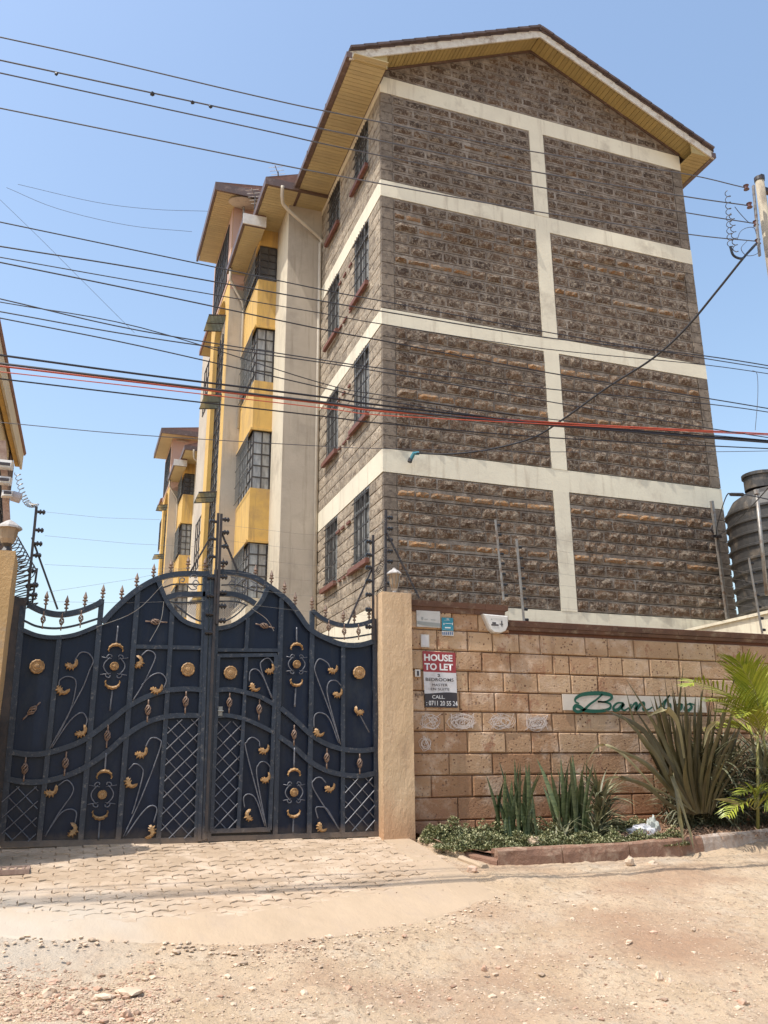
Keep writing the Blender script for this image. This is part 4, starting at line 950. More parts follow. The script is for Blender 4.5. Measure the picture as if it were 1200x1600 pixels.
rect(657.5, 991, 671, 1011.5, M['paper'], 'sheet', P3, SY, .003); rect(659, 993, 669, 1009, M['s_white'], 'printed_area', P3, SY-.0015, .001)
P4 = empty('bell_switch', tuple(px(652, 1057, SY)), 'small white bell switch with dark centre left of the poster', 'switch')
rect(648, 1046, 656.5, 1057.5, M['white'], 'frame', P4, SY-.01, .012); rect(651, 1048.5, 654, 1056, M['s_ink'], 'button', P4, SY-.016, .006)
P5 = empty('alarm_box', tuple(px(778, 990, SY)), 'white shield-shaped alarm box just below the wall coping', 'alarm box')
sh = [(754.5, 959), (793.5, 962.5), (793.8, 978), (790, 986), (782, 989.5), (771, 988.5), (766, 984)]
Q = [px(*p, WY-.07) for p in sh]; cx = sum(p.x for p in Q)/7; cz = sum(p.z for p in Q)/7
mb = MB(); v = [(cx+(p.x-cx)*.9, WY-.085, cz+(p.z-cz)*.9) for p in Q]+[(p.x, WY-.065, p.z) for p in Q]+[(p.x, WY-.005, p.z) for p in Q]
mb.add(v, [tuple(range(7))]+[((i+1) % 7, i, 7+i, 7+(i+1) % 7) for i in range(7)]+[(7+(i+1) % 7, 7+i, 14+i, 14+(i+1) % 7) for i in range(7)]); build('cover', mb, M['white'], P5)
for k, (x0, y0, x1, y1) in enumerate([(767, 966.5, 769, 968.5), (770, 966.2, 785, 967.2), (767.5, 975, 779, 978), (769, 972, 775, 975), (780.5, 974.5, 786, 976), (783, 970, 785, 979), (768, 979.6, 780, 980.2)]):
    a, b = px(x0, y0, WY-.085), px(x1, y1, WY-.085); mb = MB(); mb.box(a.x, b.x, WY-.0875, WY-.086, b.z, a.z); build('printed_mark', mb, M['s_grey'] if k < 2 else M['s_ink'], P5)
# pencilled word left of the poster
mb = MB()
for pts in ([(648,1085),(650,1083),(650,1088),(648,1088)], [(652,1084),(652,1088),(654,1088),(654,1084)], [(656,1085),(656,1088)], [(658,1081),(658,1088)], [(660,1083),(660,1088)], [(659,1085),(662,1084)]):
    mb.strip([(px(*p).x, px(*p).z) for p in pts], .005, WY-.0095, WY-.0085)
build('pencil_mark', mb, M['s_ink'], BW, kind='stuff')
# name plaque
BW_ = 1.35
def BP(x, y): p = px(870+x/4.8, 1065+y/4.8, WY-.03); return (p.x, p.z)
a, b = BP(45, 92), BP(1130, 232)
P6 = empty('name_plaque', ((a[0]+b[0])/2, WY-.03, b[1]), 'long white name plaque with green script lettering on the boundary wall', 'sign')
mb = MB(); mb.box(a[0], b[0], WY-.02, WY-.008, b[1], a[1]); build('plaque', mb, M['plaque'], P6)
def brush(pts, wd, name='script_letter'):
    P = catmull([Vector((*BP(*p), 0)) for p in pts], 6); mb = MB(); n = len(P); v = []
    W = [wd[0]+(wd[1]-wd[0])*(.5-.5*math.cos(2*math.pi*min(1, max(0, i/(n-1))))) for i in range(n)]
    for i in range(n):
        d = (P[min(i+1, n-1)]-P[max(i-1, 0)]).normalized(); nn = Vector((-d.y, d.x))*W[i]*BW_/2
        slant = 1.0
        v += [(P[i].x-nn.x*slant, WY-.0235, P[i].y-nn.y), (P[i].x+nn.x*slant, WY-.0235, P[i].y+nn.y)]
    f = [(2*i, 2*i+2, 2*i+3, 2*i+1) for i in range(n-1)]
    v += [(p[0], WY-.021, p[2]) for p in v]; m_ = 2*n; f += [(2*i, 2*i+1, m_+2*i+1, m_+2*i) for i in (0, n-1)]
    mb.add(v, f); return mb
def letter(strokes):
    g = MB()
    for pts, wd in strokes: q = brush(pts, wd); g.add(q.v, q.f)
    build('script_letter', g, M['s_green'], P6)
letter([([(345,95),(300,135),(250,170),(200,215),(155,225),(132,205),(145,182),(175,190),(215,215),(280,222),(350,218),(400,200),(405,170),(370,155),(310,150)], (.016, .034)),
        ([(310,150),(370,150),(412,125),(405,100),(340,88),(260,88),(190,98),(145,125),(142,150),(170,165)], (.014, .036))])
letter([([(500,160),(460,160),(430,185),(432,212),(465,208),(505,165),(490,200),(510,215),(545,195)], (.014, .03))])
letter([([(560,165),(548,215),(580,170),(600,160),(600,185),(592,215),(630,170),(655,160),(655,185),(650,212),(690,210),(720,190)], (.014, .03))])
letter([([(850,100),(820,150),(800,200),(820,215),(850,195),(855,170),(835,165)], (.014, .032)), ([(760,205),(800,160),(850,100)], (.01, .018))])
letter([([(925,165),(895,180),(890,210),(915,215),(940,190),(925,165),(950,175)], (.014, .028))])
letter([([(1000,165),(970,180),(962,210),(990,215),(1015,190),(1000,165),(1040,175)], (.014, .028))])
# lantern on the pillar
M['lamp_white'] = solid('chalky_lamp_paint', (.46,.43,.40), grime=((.25,.2,.17), 14, .5))
L0 = px(622, 925, 8.9); L0 = Vector((3.33, 8.9, 2.50))
LN = empty('pillar_lantern', L0, 'white capped glass lantern standing on the right gate pillar', 'lantern')
sz = 1.0
mb = MB(); mb.lathe([(.055, 0), (.055, .012), (.03, .02), (.02, .05), (.028, .062), (.04, .075)], L0, 8); build('foot', mb, M['lamp_white'], LN)
M['lamp_glass'] = mat('smoky_lamp_glass', (.33,.24,.16), (.24,.17,.11), 8, rough=.15)
mb = MB(); mb.lathe([(.032, .076), (.05, .12), (.066, .24)], L0, 8); build('glass_body', mb, M['lamp_glass'], LN)
for k in range(8): a = 2*math.pi*k/8; mb = MB(); mb.tube([L0+Vector((.034*math.cos(a), .034*math.sin(a), .075)), L0+Vector((.052*math.cos(a), .052*math.sin(a), .12)), L0+Vector((.069*math.cos(a), .069*math.sin(a), .243))], .005, 4); build('rib', mb, M['galv'], LN)
mb = MB(); mb.lathe([(.088, .240), (.09, .252), (.05, .285), (.022, .30), (.018, .315), (.001, .32)], L0, 8); build('cap', mb, M['lamp_white'], LN)
L1 = Vector((-.66, 8.3, 2.53)); LN2 = empty('pillar_lantern', L1, 'weathered lantern on the ochre pillar at the left picture edge', 'lantern')
mb = MB(); mb.lathe([(.06, 0), (.05, .03), (.03, .07), (.05, .10)], L1, 8); build('foot', mb, M['frame'], LN2)
mb = MB(); mb.lathe([(.05, .10), (.07, .14), (.085, .24)], L1, 8); build('glass_body', mb, M['lamp_glass'], LN2); mb = MB(); mb.lathe([(.115, .24), (.11, .26), (.04, .31), (.001, .33)], L1, 8); build('cap', mb, M['lamp_white'], LN2)

# ================================================================= ground
ZG = [(-300, -.9), (0, -.86), (3, -.80), (4.5, -.70), (5.6, -.56), (6.6, -.40), (7.6, -.235), (8.3, -.11), (8.9, -.03), (9.6, 0), (400, 0)]
def gz(x, y):
    for (a, za), (b, zb) in zip(ZG, ZG[1:]):
        if y <= b: t = (y-a)/(b-a); return za+(zb-za)*t
    return 0
def on_ground(px_, py_, dz=0):
    d = ray(px_, py_); t0, t1 = 1.5, 14
    f = lambda t: (EYE+d*t).z-gz(*(EYE+d*t).xy)-dz
    for _ in range(50):
        tm = (t0+t1)/2
        if f(tm) > 0: t0 = tm
        else: t1 = tm
    return EYE+d*t0
def axis(lo, hi, step, far):
    a = []; x = lo
    while x < hi: a.append(x); x += step
    l = []; q = step*1.6; x = lo
    while x > -far: x -= q; q *= 1.35; l.append(max(x, -far))
    r = []; q = step*1.6; x = hi
    while x < far: x += q; q *= 1.35; r.append(min(x, far))
    return l[::-1]+a+r
def inside(p, poly):
    c = False; n = len(poly)
    for i in range(n):
        a, b = poly[i], poly[(i+1) % n]
        if (a[1] > p[1]) != (b[1] > p[1]) and p[0] < (b[0]-a[0])*(p[1]-a[1])/(b[1]-a[1])+a[0]: c = not c
    return c
DR = [on_ground(-60, 1462), on_ground(0, 1468), on_ground(140, 1472), on_ground(400, 1478), on_ground(560, 1462), on_ground(700, 1432), on_ground(778, 1404), on_ground(742, 1375), on_ground(700, 1345), on_ground(648, 1318), Vector((3.25, 8.72, 0)), Vector((3.25, 9.6, 0)), Vector((-1.2, 9.6, 0)), Vector((-1.2, 7, 0))]
drive = [(p.x, p.y) for p in DR]
bed = [(p.x, p.y) for p in (on_ground(706, 1337), on_ground(800, 1349), on_ground(980, 1341), on_ground(1200, 1318))]+[(13, 7.9), (13, 9), (3.4, 9), (3.4, 8.7)]
def lerp_poly(P, x):
    for a, b in zip(P, P[1:]):
        if a[0] <= x <= b[0]: return a[1]+(b[1]-a[1])*(x-a[0])/(b[0]-a[0])
    return P[0][1] if x < P[0][0] else P[-1][1]
def undul(x, y): p = Vector((x, y, 3)); return .018*noise.noise(p*.9)+.006*noise.noise(p*3)
def dirt(x, y):
    p = Vector((x, y, 0))
    h = .05*noise.noise(p*.55+Vector((3, 1, 0)))+.03*noise.noise(p*1.7)+.013*noise.noise(p*5.1)+.007*noise.noise(p*13)
    rb = noise.noise(p*2.3+Vector((7, 7, 7))); h += .022*max(0, rb)**1.5*(1+noise.noise(p*22))
    cr = noise.noise(p*9+Vector((2, 9, 4))); h += .012*max(0, cr-.1)
    h += .010*noise.noise(p*17)*max(0, .4+noise.noise(p*1.1+Vector((4, 4, 0))))+.006*noise.noise(p*37)
    if x < 1.4: h += .012*abs(noise.noise(p*26))*min(1, (1.4-x))
    return h
xs = axis(-1.6, 8.2, .027, 400); ys = axis(4.3, 8.95, .024, 400)
gv = []; gf = []
nx = len(xs)
for y in ys:
    for x in xs:
        h = gz(x, y)
        if -3 < x < 11 and 2.5 < y < 9.2:
            e = 1 if (-1.6 < x < 8.3) else .6
            k = inside((x-.03, y-.05), drive) and inside((x+.05, y-.05), drive) or y > 8.75
            kb = inside((x, y-.09), bed)
            fy = lerp_poly([(q.x, q.y) for q in DR[:7]], x); fe = min(1, max(.1, (fy-y)/.45)) if x < 3.6 else 1
            h += -.06 if k else (-.06 if kb else dirt(x, y)*e*fe+(1-fe)*(undul(x, y)+.004))
        elif y > 8.9: h -= .03
        gv.append((x, y, h))
gf = [(j*nx+i, j*nx+i+1, (j+1)*nx+i+1, (j+1)*nx+i) for j in range(len(ys)-1) for i in range(nx-1)]
STAIN = (tuple(on_ground(40, 1455)), 1.05, (.44, .37, .29))
def ground_material():
    m = mat('dusty_murram_ground', (.43,.31,.195), (.51,.385,.26), 1.9, bump=.035, bscale=18, rough=.95, grime=((.50,.40,.29), 2.6, .5), smear_speck=((.30,.215,.14), 17, .28), stain=STAIN)  # fine dark specks in the colour stand in for small pebble shadows
    N = m.node_tree.nodes; L = m.node_tree.links; b = N['Principled BSDF']
    base = b.inputs['Base Color'].links[0].from_socket
    g = N.new('ShaderNodeNewGeometry'); n = N.new('ShaderNodeTexNoise'); n.inputs['Scale'].default_value = .8; n.inputs['Detail'].default_value = 5; L.new(g.outputs['Position'], n.inputs['Vector'])
    r = N.new('ShaderNodeMapRange'); r.inputs['From Min'].default_value = .46; r.inputs['From Max'].default_value = .68; L.new(n.outputs['Fac'], r.inputs['Value'])
    x = N.new('ShaderNodeMix'); x.data_type = 'RGBA'; L.new(r.outputs[0], x.inputs[0]); L.new(base, x.inputs[6]); x.inputs[7].default_value = (.35, .22, .135, 1)
    v = N.new('ShaderNodeTexVoronoi'); v.inputs['Scale'].default_value = 42; L.new(g.outputs['Position'], v.inputs['Vector'])
    r2 = N.new('ShaderNodeMapRange'); r2.inputs['From Min'].default_value = .18; r2.inputs['From Max'].default_value = .08; L.new(v.outputs['Distance'], r2.inputs['Value'])
    r2.inputs['To Max'].default_value = .55
    x2 = N.new('ShaderNodeMix'); x2.data_type = 'RGBA'; L.new(r2.outputs[0], x2.inputs[0]); L.new(x.outputs[2], x2.inputs[6]); x2.inputs[7].default_value = (.60, .51, .41, 1)
    L.new(x2.outputs[2], b.inputs['Base Color'])
    return m
M['ground'] = ground_material()
mb = MB(); mb.v = gv; mb.f = gf; mb.t = [.5]*len(gf)
build('ground', mb, M['ground'], kind='structure', smooth=True)
# ---- driveway: sand bed, zigzag pavers, concrete apron
M['paver'] = mat('worn_zigzag_paver', (.43,.32,.22), (.37,.27,.18), 2.4, bump=.006, bscale=30, tone=((.94,.93,.92),(1.05,1.04,1.03)), grime=((.52,.40,.29), 3, .6), rough=.95, stain=STAIN)
M['sand'] = mat('joint_sand', (.42,.31,.21), (.34,.24,.16), 5, bump=.006, bscale=30, stain=STAIN)
M['apron'] = mat('concrete_apron', (.45,.335,.225), (.40,.295,.195), 2.2, stain=STAIN, bump=.006, bscale=20, stretch=(1,.35,1), grime=((.40,.30,.21), 3, .35))
inner = [(p.x, p.y) for p in (on_ground(-60, 1420), on_ground(100, 1442), on_ground(250, 1448), on_ground(430, 1428), on_ground(600, 1398), on_ground(690, 1372), on_ground(690, 1345), on_ground(640, 1320))]+[(3.2, 8.72), (3.2, 9.3), (-1.1, 9.3)]
def sheet_poly(name, test, dz, mt, step=.05, **k):
    V = {}; v = []; f = []
    X0, X1, Y0_, Y1_ = -1.3, 4.6, 6.0, 9.7; nx_, ny_ = int((X1-X0)/step), int((Y1_-Y0_)/step)
    def vid(i, j):
        if (i, j) not in V: x, y = X0+i*step, Y0_+j*step; V[i, j] = len(v); v.append((x, y, gz(x, y)+undul(x, y)+dz(x, y)))
        return V[i, j]
    for j in range(ny_):
        for i in range(nx_):
            c = (X0+(i+.5)*step, Y0_+(j+.5)*step)
            if test(c): f.append((vid(i, j), vid(i+1, j), vid(i+1, j+1), vid(i, j+1)))
    q = MB(); q.v = v; q.f = f; q.t = [.5]*len(f); return build(name, q, mt, smooth=True, **k)
DWY = empty('driveway', (1.2, 8, 0), kind='structure')
sb = sheet_poly('sand_bed', lambda c: inside(c, drive) and (inside((c[0], c[1]+.12), inner) or c[1] > 8.5), lambda x, y: -.002+.016*noise.noise(Vector((x*1.5, y*2.1, 9))), M['sand'], kind='structure')
q = MB(); nA, nB = 170, 40; v = []; FRONT = [(p.x, p.y) for p in DR[:7]]; BACK = inner[:6]
for i in range(nA+1):
    x = FRONT[0][0]-.6+(3.40-FRONT[0][0]+.6)*i/nA
    f0 = lerp_poly(FRONT, x)+.035*noise.noise(Vector((x*2.2, 0, 5)))+.02*noise.noise(Vector((x*9, 0, 5))); b0 = lerp_poly(BACK, x)+.16 if x < BACK[-1][0]-.06 else 8.72
    for j in range(nB+2):
        y = f0 if j < 2 else f0+(b0-f0)*((j-1)/nB); jag = .02*noise.noise(Vector((x*12, y*3, 1))) if i == nA else 0
        lip = .0 if j > 3 else -.006*(3-j)
        v.append((x+jag, y, gz(x, y)+undul(x, y)+.012+.004*noise.noise(Vector((x*8, y*8, 0)))+lip-(.12 if j == 0 else 0)-(.004 if y > b0-.12 and x < BACK[-1][0]-.06 else 0)))
q.add(v, [(i*(nB+2)+j, (i+1)*(nB+2)+j, (i+1)*(nB+2)+j+1, i*(nB+2)+j+1) for i in range(nA) for j in range(nB+1)])
build('concrete_apron', q, M['apron'], kind='structure')
pav = []
PLn, PW = .23, .112
nrow = 0; y = 6.4
while y < 9.2:
    x = -1.25+(nrow % 2)*PLn/2
    while x < 3.5:
        if inside((x, y), inner): pav.append((x, y, nrow % 2))
        x += PLn
    y += PW; nrow += 1
pav.sort(key=lambda q: q[1]); rest = MB()
for i, (x, y, od) in enumerate(pav):
    g = .0045; z = .020; s4 = PLn/4
    ou = [(-2*s4+g, -PW/2+g), (-s4, -PW/2+z+g), (0, -PW/2-z+g+.0), (s4, -PW/2+z+g), (2*s4-g, -PW/2+g), (2*s4-g-.008, 0), (2*s4-g, PW/2-g), (s4, PW/2+z-g), (0, PW/2-z-g), (-s4, PW/2+z-g), (-2*s4+g, PW/2-g), (-2*s4+g-.008+.0, 0)]
    rn = noise.noise(Vector((x*1.6, round(y/PW)*3.7, 0))); tx, ty = R.uniform(-.01, .01), R.uniform(-.02, .02)+rn*.10; dz = R.uniform(-.003, .003)+.010+.004*rn
    mb = MB() if i < 290 else rest; v = []
    for top, sc in ((1, .965), (1, 1), (0, 1)):
        for u, w_ in ou:
            xx, yy = x+u*sc, y+w_*sc; zz = gz(x, y)+undul(x, y)+(gz(xx, yy)-gz(x, y))+dz+tx*u+ty*w_-(0 if sc < 1 else .003)-(.035 if not top else 0); v.append((xx, yy, zz))
    n = 12; mb.add(v, [tuple(range(n))]+[(n+k, n+(k+1) % n, (k+1) % n, k) for k in range(n)]+[(2*n+k, 2*n+(k+1) % n, n+(k+1) % n, n+k) for k in range(n)], R.random())
    if i < 290: build('paver', mb, M['paver'], DWY)
build('paver_rows', rest, M['paver'], DWY, kind='stuff')
# drain grate at the left edge
def rect_ground(a, b, c, d, th, mt, name, **k): pass
c0 = on_ground(-8, 1364)
DG = empty('drain_grate', c0, 'rusty slotted drain grate at the left edge of the driveway', 'drain')
M['rust'] = mat('dusty_rust', (.22,.13,.10), (.36,.26,.2), 14, bump=.003)
zz = c0.z+.02; x0, x1, y0, y1 = c0.x-.22, c0.x+.26, c0.y-.10, c0.y+.11
mb = MB(); mb.box(x0, x1, y0, y0+.025, zz-.03, zz+.008); mb.box(x0, x1, y1-.025, y1, zz-.03, zz+.018); mb.box(x0, x0+.025, y0+.025, y1-.025, zz-.03, zz+.012); mb.box(x1-.025, x1, y0+.025, y1-.025, zz-.03, zz+.012); build('grate_frame', mb, M['rust'], DG)
mb = MB(); mb.box(x0+.02, x1-.02, y0+.02, y1-.02, zz-.035, zz-.028); build('drain_pit', mb, M['dark_room'], DG)
for k in range(7): xx = x0+.06+k*.06; mb = MB(); mb.box(xx, xx+.02, y0+.025, y1-.025, zz-.02, zz+.010); build('grate_bar', mb, M['rust'], DG)
# ---- kerb of the flower bed
M['kerb'] = mat('red_dust_kerb', (.27,.15,.095), (.19,.10,.065), 6, bump=.018, bscale=20, grime=((.42,.30,.21), 5, .5))
M['kerb_pale'] = mat('splashed_white_kerb', (.50,.43,.37), (.30,.2,.14), 6, bump=.014, bscale=22)
KB = empty('bed_kerb', on_ground(950, 1340), 'low red-brown concrete kerb along the flower bed', 'kerb')
def kerb_piece(a, b, h, w_, nm, mt, zlift=0):
    a = Vector(a); b = Vector(b); d = (b-a); L_ = d.length; d.normalize(); nrm = Vector((-d.y, d.x, 0)); n = 12; v = []; f = []
    for i in range(n+1):
        p = a+(b-a)*(i/n)
        for u, z in ((0, -.06), (0, h*.5), (.006, h-.015), (.02, h), (w_-.02, h), (w_, h-.02), (w_, -.06)):
            q = noise.noise(Vector((p.x*4+u*20, p.y*4, z*18)))*.012; r2 = noise.noise(Vector((p.x*14, z*30, u*9)))*.006
            v.append((p.x+nrm.x*(u+q+r2), p.y+nrm.y*(u+q+r2), p.z+z+q*.8))
    m_ = 7; f = [(i*m_+k, (i+1)*m_+k, (i+1)*m_+k+1, i*m_+k+1) for i in range(n) for k in range(m_-1)]+[tuple(range(m_)), tuple(n*m_+k for k in range(m_))[::-1]]
    mb = MB(); mb.add(v, f); return build(nm, mb, mt, KB, smooth=False)
kp = [(778, 1352), (880, 1347), (985, 1340), (1100, 1329), (1215, 1316)]
KP = [on_ground(*p) for p in kp]+[]
for i in range(4):
    d = (KP[i+1]-KP[i]).normalized(); kerb_piece(KP[i]+d*.006, KP[i+1]-d*.006, .135, .14, 'kerb_stone', M['kerb_pale'] if i == 3 else M['kerb'])
d = (KP[4]-KP[3]).normalized(); kerb_piece(KP[4]+d*.006, KP[4]+d*3.5, .135, .14, 'kerb_stone', M['kerb'])
e = [on_ground(652, 1316), on_ground(690, 1332), on_ground(716, 1341), on_ground(752, 1358)]
for i, (a, b, h) in enumerate(((e[0], e[1], .045), (e[1]+Vector((.03, -.02, 0)), e[2], .05), (e[2]+Vector((-.03, -.06, 0)), e[3], .03))): kerb_piece(a, b, h, .09, 'edging_stone', M['apron'])
kerb_piece(on_ground(722, 1338), on_ground(776, 1352), .05, .16, 'broken_kerb', M['kerb'])
# ---- soil in the bed
M['soil'] = mat('red_garden_soil', (.28,.14,.085), (.20,.10,.06), 5, bump=.015, bscale=26, grime=((.45,.32,.22), 6, .4))
mb = MB(); n1, n2 = 120, 26; v = []
for i in range(n1+1):
    x = 3.5+(9.5-3.5)*i/n1
    # front edge follows the kerb
    yk = None
    P = [e[0], e[2], KP[0], KP[1], KP[2], KP[3], KP[4], KP[4]+Vector((4, .3, 0))]
    for a, b in zip(P, P[1:]):
        if a.x <= x <= b.x: yk = a.y+(b.y-a.y)*(x-a.x)/(b.x-a.x)
    yk = (yk or e[0].y)+.07
    for j in range(n2+1):
        y = yk+(8.96-yk)*j/n2; edge = .0 if j else -.0
        v.append((x, y, gz(x, yk)+.07+(gz(x, y)-gz(x, yk))*.55+.03*noise.noise(Vector((x*3, y*3, 1)))+.012*noise.noise(Vector((x*14, y*14, 1)))))
mb.add(v, [(i*(n2+1)+j, (i+1)*(n2+1)+j, (i+1)*(n2+1)+j+1, i*(n2+1)+j+1) for i in range(n1) for j in range(n2)]); build('bed_soil', mb, M['soil'], kind='structure', smooth=True)
def soilz(x, y): return gz(x, 7.6)+.08+(gz(x, y)-gz(x, 7.6))*.55
# ---- ground cover: small fleshy leaves
M['cover'] = mat('dusty_succulent_leaf', (1, 1, 1), (.6, .6, .6), 12, tone=((.11,.14,.045),(.50,.46,.25)), rough=.6)
RC = random.Random(5)
def cover_field(name, blobs, n, label):
    mb = MB()
    for _ in range(n):
        bx, by, rx, ry, hh = RC.choice(blobs); a = RC.uniform(0, 6.28); q = math.sqrt(RC.random())
        x, y = bx+rx*q*math.cos(a), by+ry*q*math.sin(a); y = min(y, 8.88)
        lump = .6+.8*noise.noise(Vector((x*7, y*7, 2))); top = hh*(1-q*q)*max(.25, lump)
        c = Vector((x, y, soilz(x, y)+top*RC.uniform(.35, 1)))
        t = RC.random()**1.5
        for k in range(4):
            aa = RC.uniform(0, 6.28); el = RC.uniform(.1, 1.2); L_ = RC.uniform(.018, .032); d = Vector((math.cos(aa)*math.cos(el), math.sin(aa)*math.cos(el), math.sin(el)))
            sd = d.cross(Vector((0, 0, 1))).normalized()*L_*.32; mb.add([c, c+d*L_*.55-sd, c+d*L_, c+d*L_*.55+sd], [(0, 1, 2, 3)], min(1, t*.8+RC.random()*.25))
    return build(name, mb, M['cover'], label=label, cat='ground cover', kind='stuff')
def gp(px_, py_): p = on_ground(px_, py_, .08); return (p.x, p.y)
bl = []
for i in range(15): x = 3.62+i*.17; bl += [(x, 8.12-.012*i*(i > 3), .19, .2, .16), (x, 8.5, .19, .25, .22)]
bl += [(3.58, 8.55, .12, .2, .26), (3.66, 8.5, .15, .2, .22), (5.2, 8.0, .22, .2, .13), (5.45, 8.0, .25, .2, .12), (5.0, 8.05, .2, .2, .12), (5.8, 8.0, .15, .12, .1)]
cover_field('ground_cover', bl, 26000, 'dusty green mat of small succulents at the foot of the wall')
# ---- blades
M['snake'] = mat('banded_sword_leaf', (.03,.055,.022), (.125,.145,.07), 22, rough=.4, stretch=(.5,.5,2.4), tone=((.55,.6,.5),(1.4,1.3,1.1)))
M['flax'] = mat('bronze_green_flax_leaf', (.060,.046,.022), (.110,.088,.040), 6, rough=.42, tone=((.7,.68,.6),(1.5,1.55,1.35)))
M['flax_pale'] = mat('dry_pale_leaf', (.36,.31,.16), (.28,.23,.11), 8, rough=.55)
M['palm'] = mat('palm_leaflet', (.20,.25,.03), (.31,.34,.05), 9, rough=.4, tone=((.75,.75,.6),(1.4,1.3,1.2)))
M['palm_stem'] = mat('palm_stem', (.30,.28,.08), (.22,.2,.06), 9, rough=.5)
M['aloe'] = mat('grey_green_leaf', (.12,.14,.08), (.24,.22,.14), 9, rough=.5, tone=((.6,.6,.55),(1.35,1.3,1.2)))
M['dry'] = mat('dry_litter_leaf', (.33,.22,.14), (.2,.12,.08), 14, rough=.8, tone=((.6,.58,.55),(1.5,1.4,1.3)))
def blade_mb(P, w0, mb=None, t=.5, fold=.25, tipf=.35, wdir=None):
    """strap leaf following the points; widest a third of the way up, V-folded"""
    P = catmull(P, 4); n = len(P); mb = mb or MB(); v = []
    d0 = P[-1]-P[0]; side = wdir or d0.cross(Vector((0, 0, 1)))
    if side.length < 1e-3: side = Vector((1, 0, 0))
    side = side.normalized()
    for i in range(n):
        u = i/(n-1); w_ = w0*(.55+.45*min(1, u*3))*(1 if u < tipf else max(.02, 1-((u-tipf)/(1-tipf))**1.6))
        d = (P[min(i+1, n-1)]-P[max(i-1, 0)]).normalized(); s_ = (side-d*side.dot(d)).normalized(); nn = d.cross(s_)
        v += [P[i]-s_*w_/2+nn*w_*fold, P[i], P[i]+s_*w_/2+nn*w_*fold]
    f = [(3*i+k, 3*i+k+1, 3*i+4+k, 3*i+3+k) for i in range(n-1) for k in (0, 1)]
    return mb.add(v, f, t)
def arching(base, az, L_, el0, droop, n=5):
    """points of a leaf leaving at elevation el0 and bending by droop"""
    P = [Vector(base)]; el = el0
    for k in range(n): d = Vector((math.cos(az)*math.cos(el), math.sin(az)*math.cos(el), math.sin(el))); P.append(P[-1]+d*L_/n); el -= droop/n
    return P
def snake_plant(cx, cy, n, h, label):
    z = soilz(cx, cy); root = empty('snake_plant', (cx, cy, z), label, 'plant', 'snake plants in the bed'); rg = random.Random(n*7+int(cx*10))
    for k in range(n):
        b = (cx+rg.uniform(-.19, .19), cy+rg.uniform(-.15, .15), z-.02); hh = h*rg.uniform(.3, 1.05); a = rg.uniform(0, 6.28); lean = rg.uniform(.02, .34)
        P = [Vector(b), Vector(b)+Vector((math.cos(a)*lean*.3*hh, math.sin(a)*lean*.3*hh, hh*.4)), Vector(b)+Vector((math.cos(a)*lean*.7*hh, math.sin(a)*lean*.7*hh, hh*.75)), Vector(b)+Vector((math.cos(a)*lean*1.1*hh, math.sin(a)*lean*1.1*hh, hh))]
        q = rg.uniform(-.8, .8); mb = blade_mb(P, rg.uniform(.038, .06), t=rg.random(), fold=.22, tipf=.5, wdir=Vector((math.cos(q), math.sin(q), 0))); build('leaf', mb, M['snake'], root, smooth=True)
    return root
a = on_ground(797, 1285, .1); snake_plant(4.48, 8.42, 40, .80, 'snake plant clump with upright banded leaves, left of the two')
snake_plant(5.16, 8.45, 40, .84, 'snake plant clump with upright banded leaves, right of the two')
def rosette(name, cx, cy, z, n, L_, w_, label, mt, els=(.3, 1.3), dr=(.4, 1.4), zl=.1, cat='plant', dark=1.0):
    root = empty(name, (cx, cy, z), label, cat); rg = random.Random(int(cx*100)+n)
    for k in range(n):
        sp_ = .05 if dark == 1 else .2; b = Vector((cx+rg.uniform(-sp_, sp_), cy+rg.uniform(-sp_, sp_)*.6, z+rg.uniform(0, zl))); az = rg.uniform(0, 6.28)
        P = arching(b, az, L_*rg.uniform(.6, 1.1), rg.uniform(*els), rg.uniform(*dr)); P = [Vector((p.x, min(p.y, 8.86), p.z)) for p in P]
        build('leaf', blade_mb(P, w_*rg.uniform(.7, 1.2), t=rg.random()*dark, fold=.2), M[mt], root, smooth=True)
    return root
rosette('spiky_plant', 5.50, 8.42, soilz(5.62, 8.42)+.05, 130, .42, .03, 'grey-green spiky plant arching beside the right snake plant', 'aloe', zl=.42)
rosette('spiky_plant', 4.92, 8.3, soilz(4.9, 8.3), 22, .26, .03, 'small spiky rosette between the two snake plants', 'aloe', els=(.4, 1.3), dr=(.1, .8))
rosette('spiky_plant', 5.30, 8.25, soilz(5.3, 8.25), 40, .36, .028, 'low shaggy spiky plant in front of the right snake plant', 'aloe', els=(.3, 1.4), dr=(.2, 1.2), zl=.12)
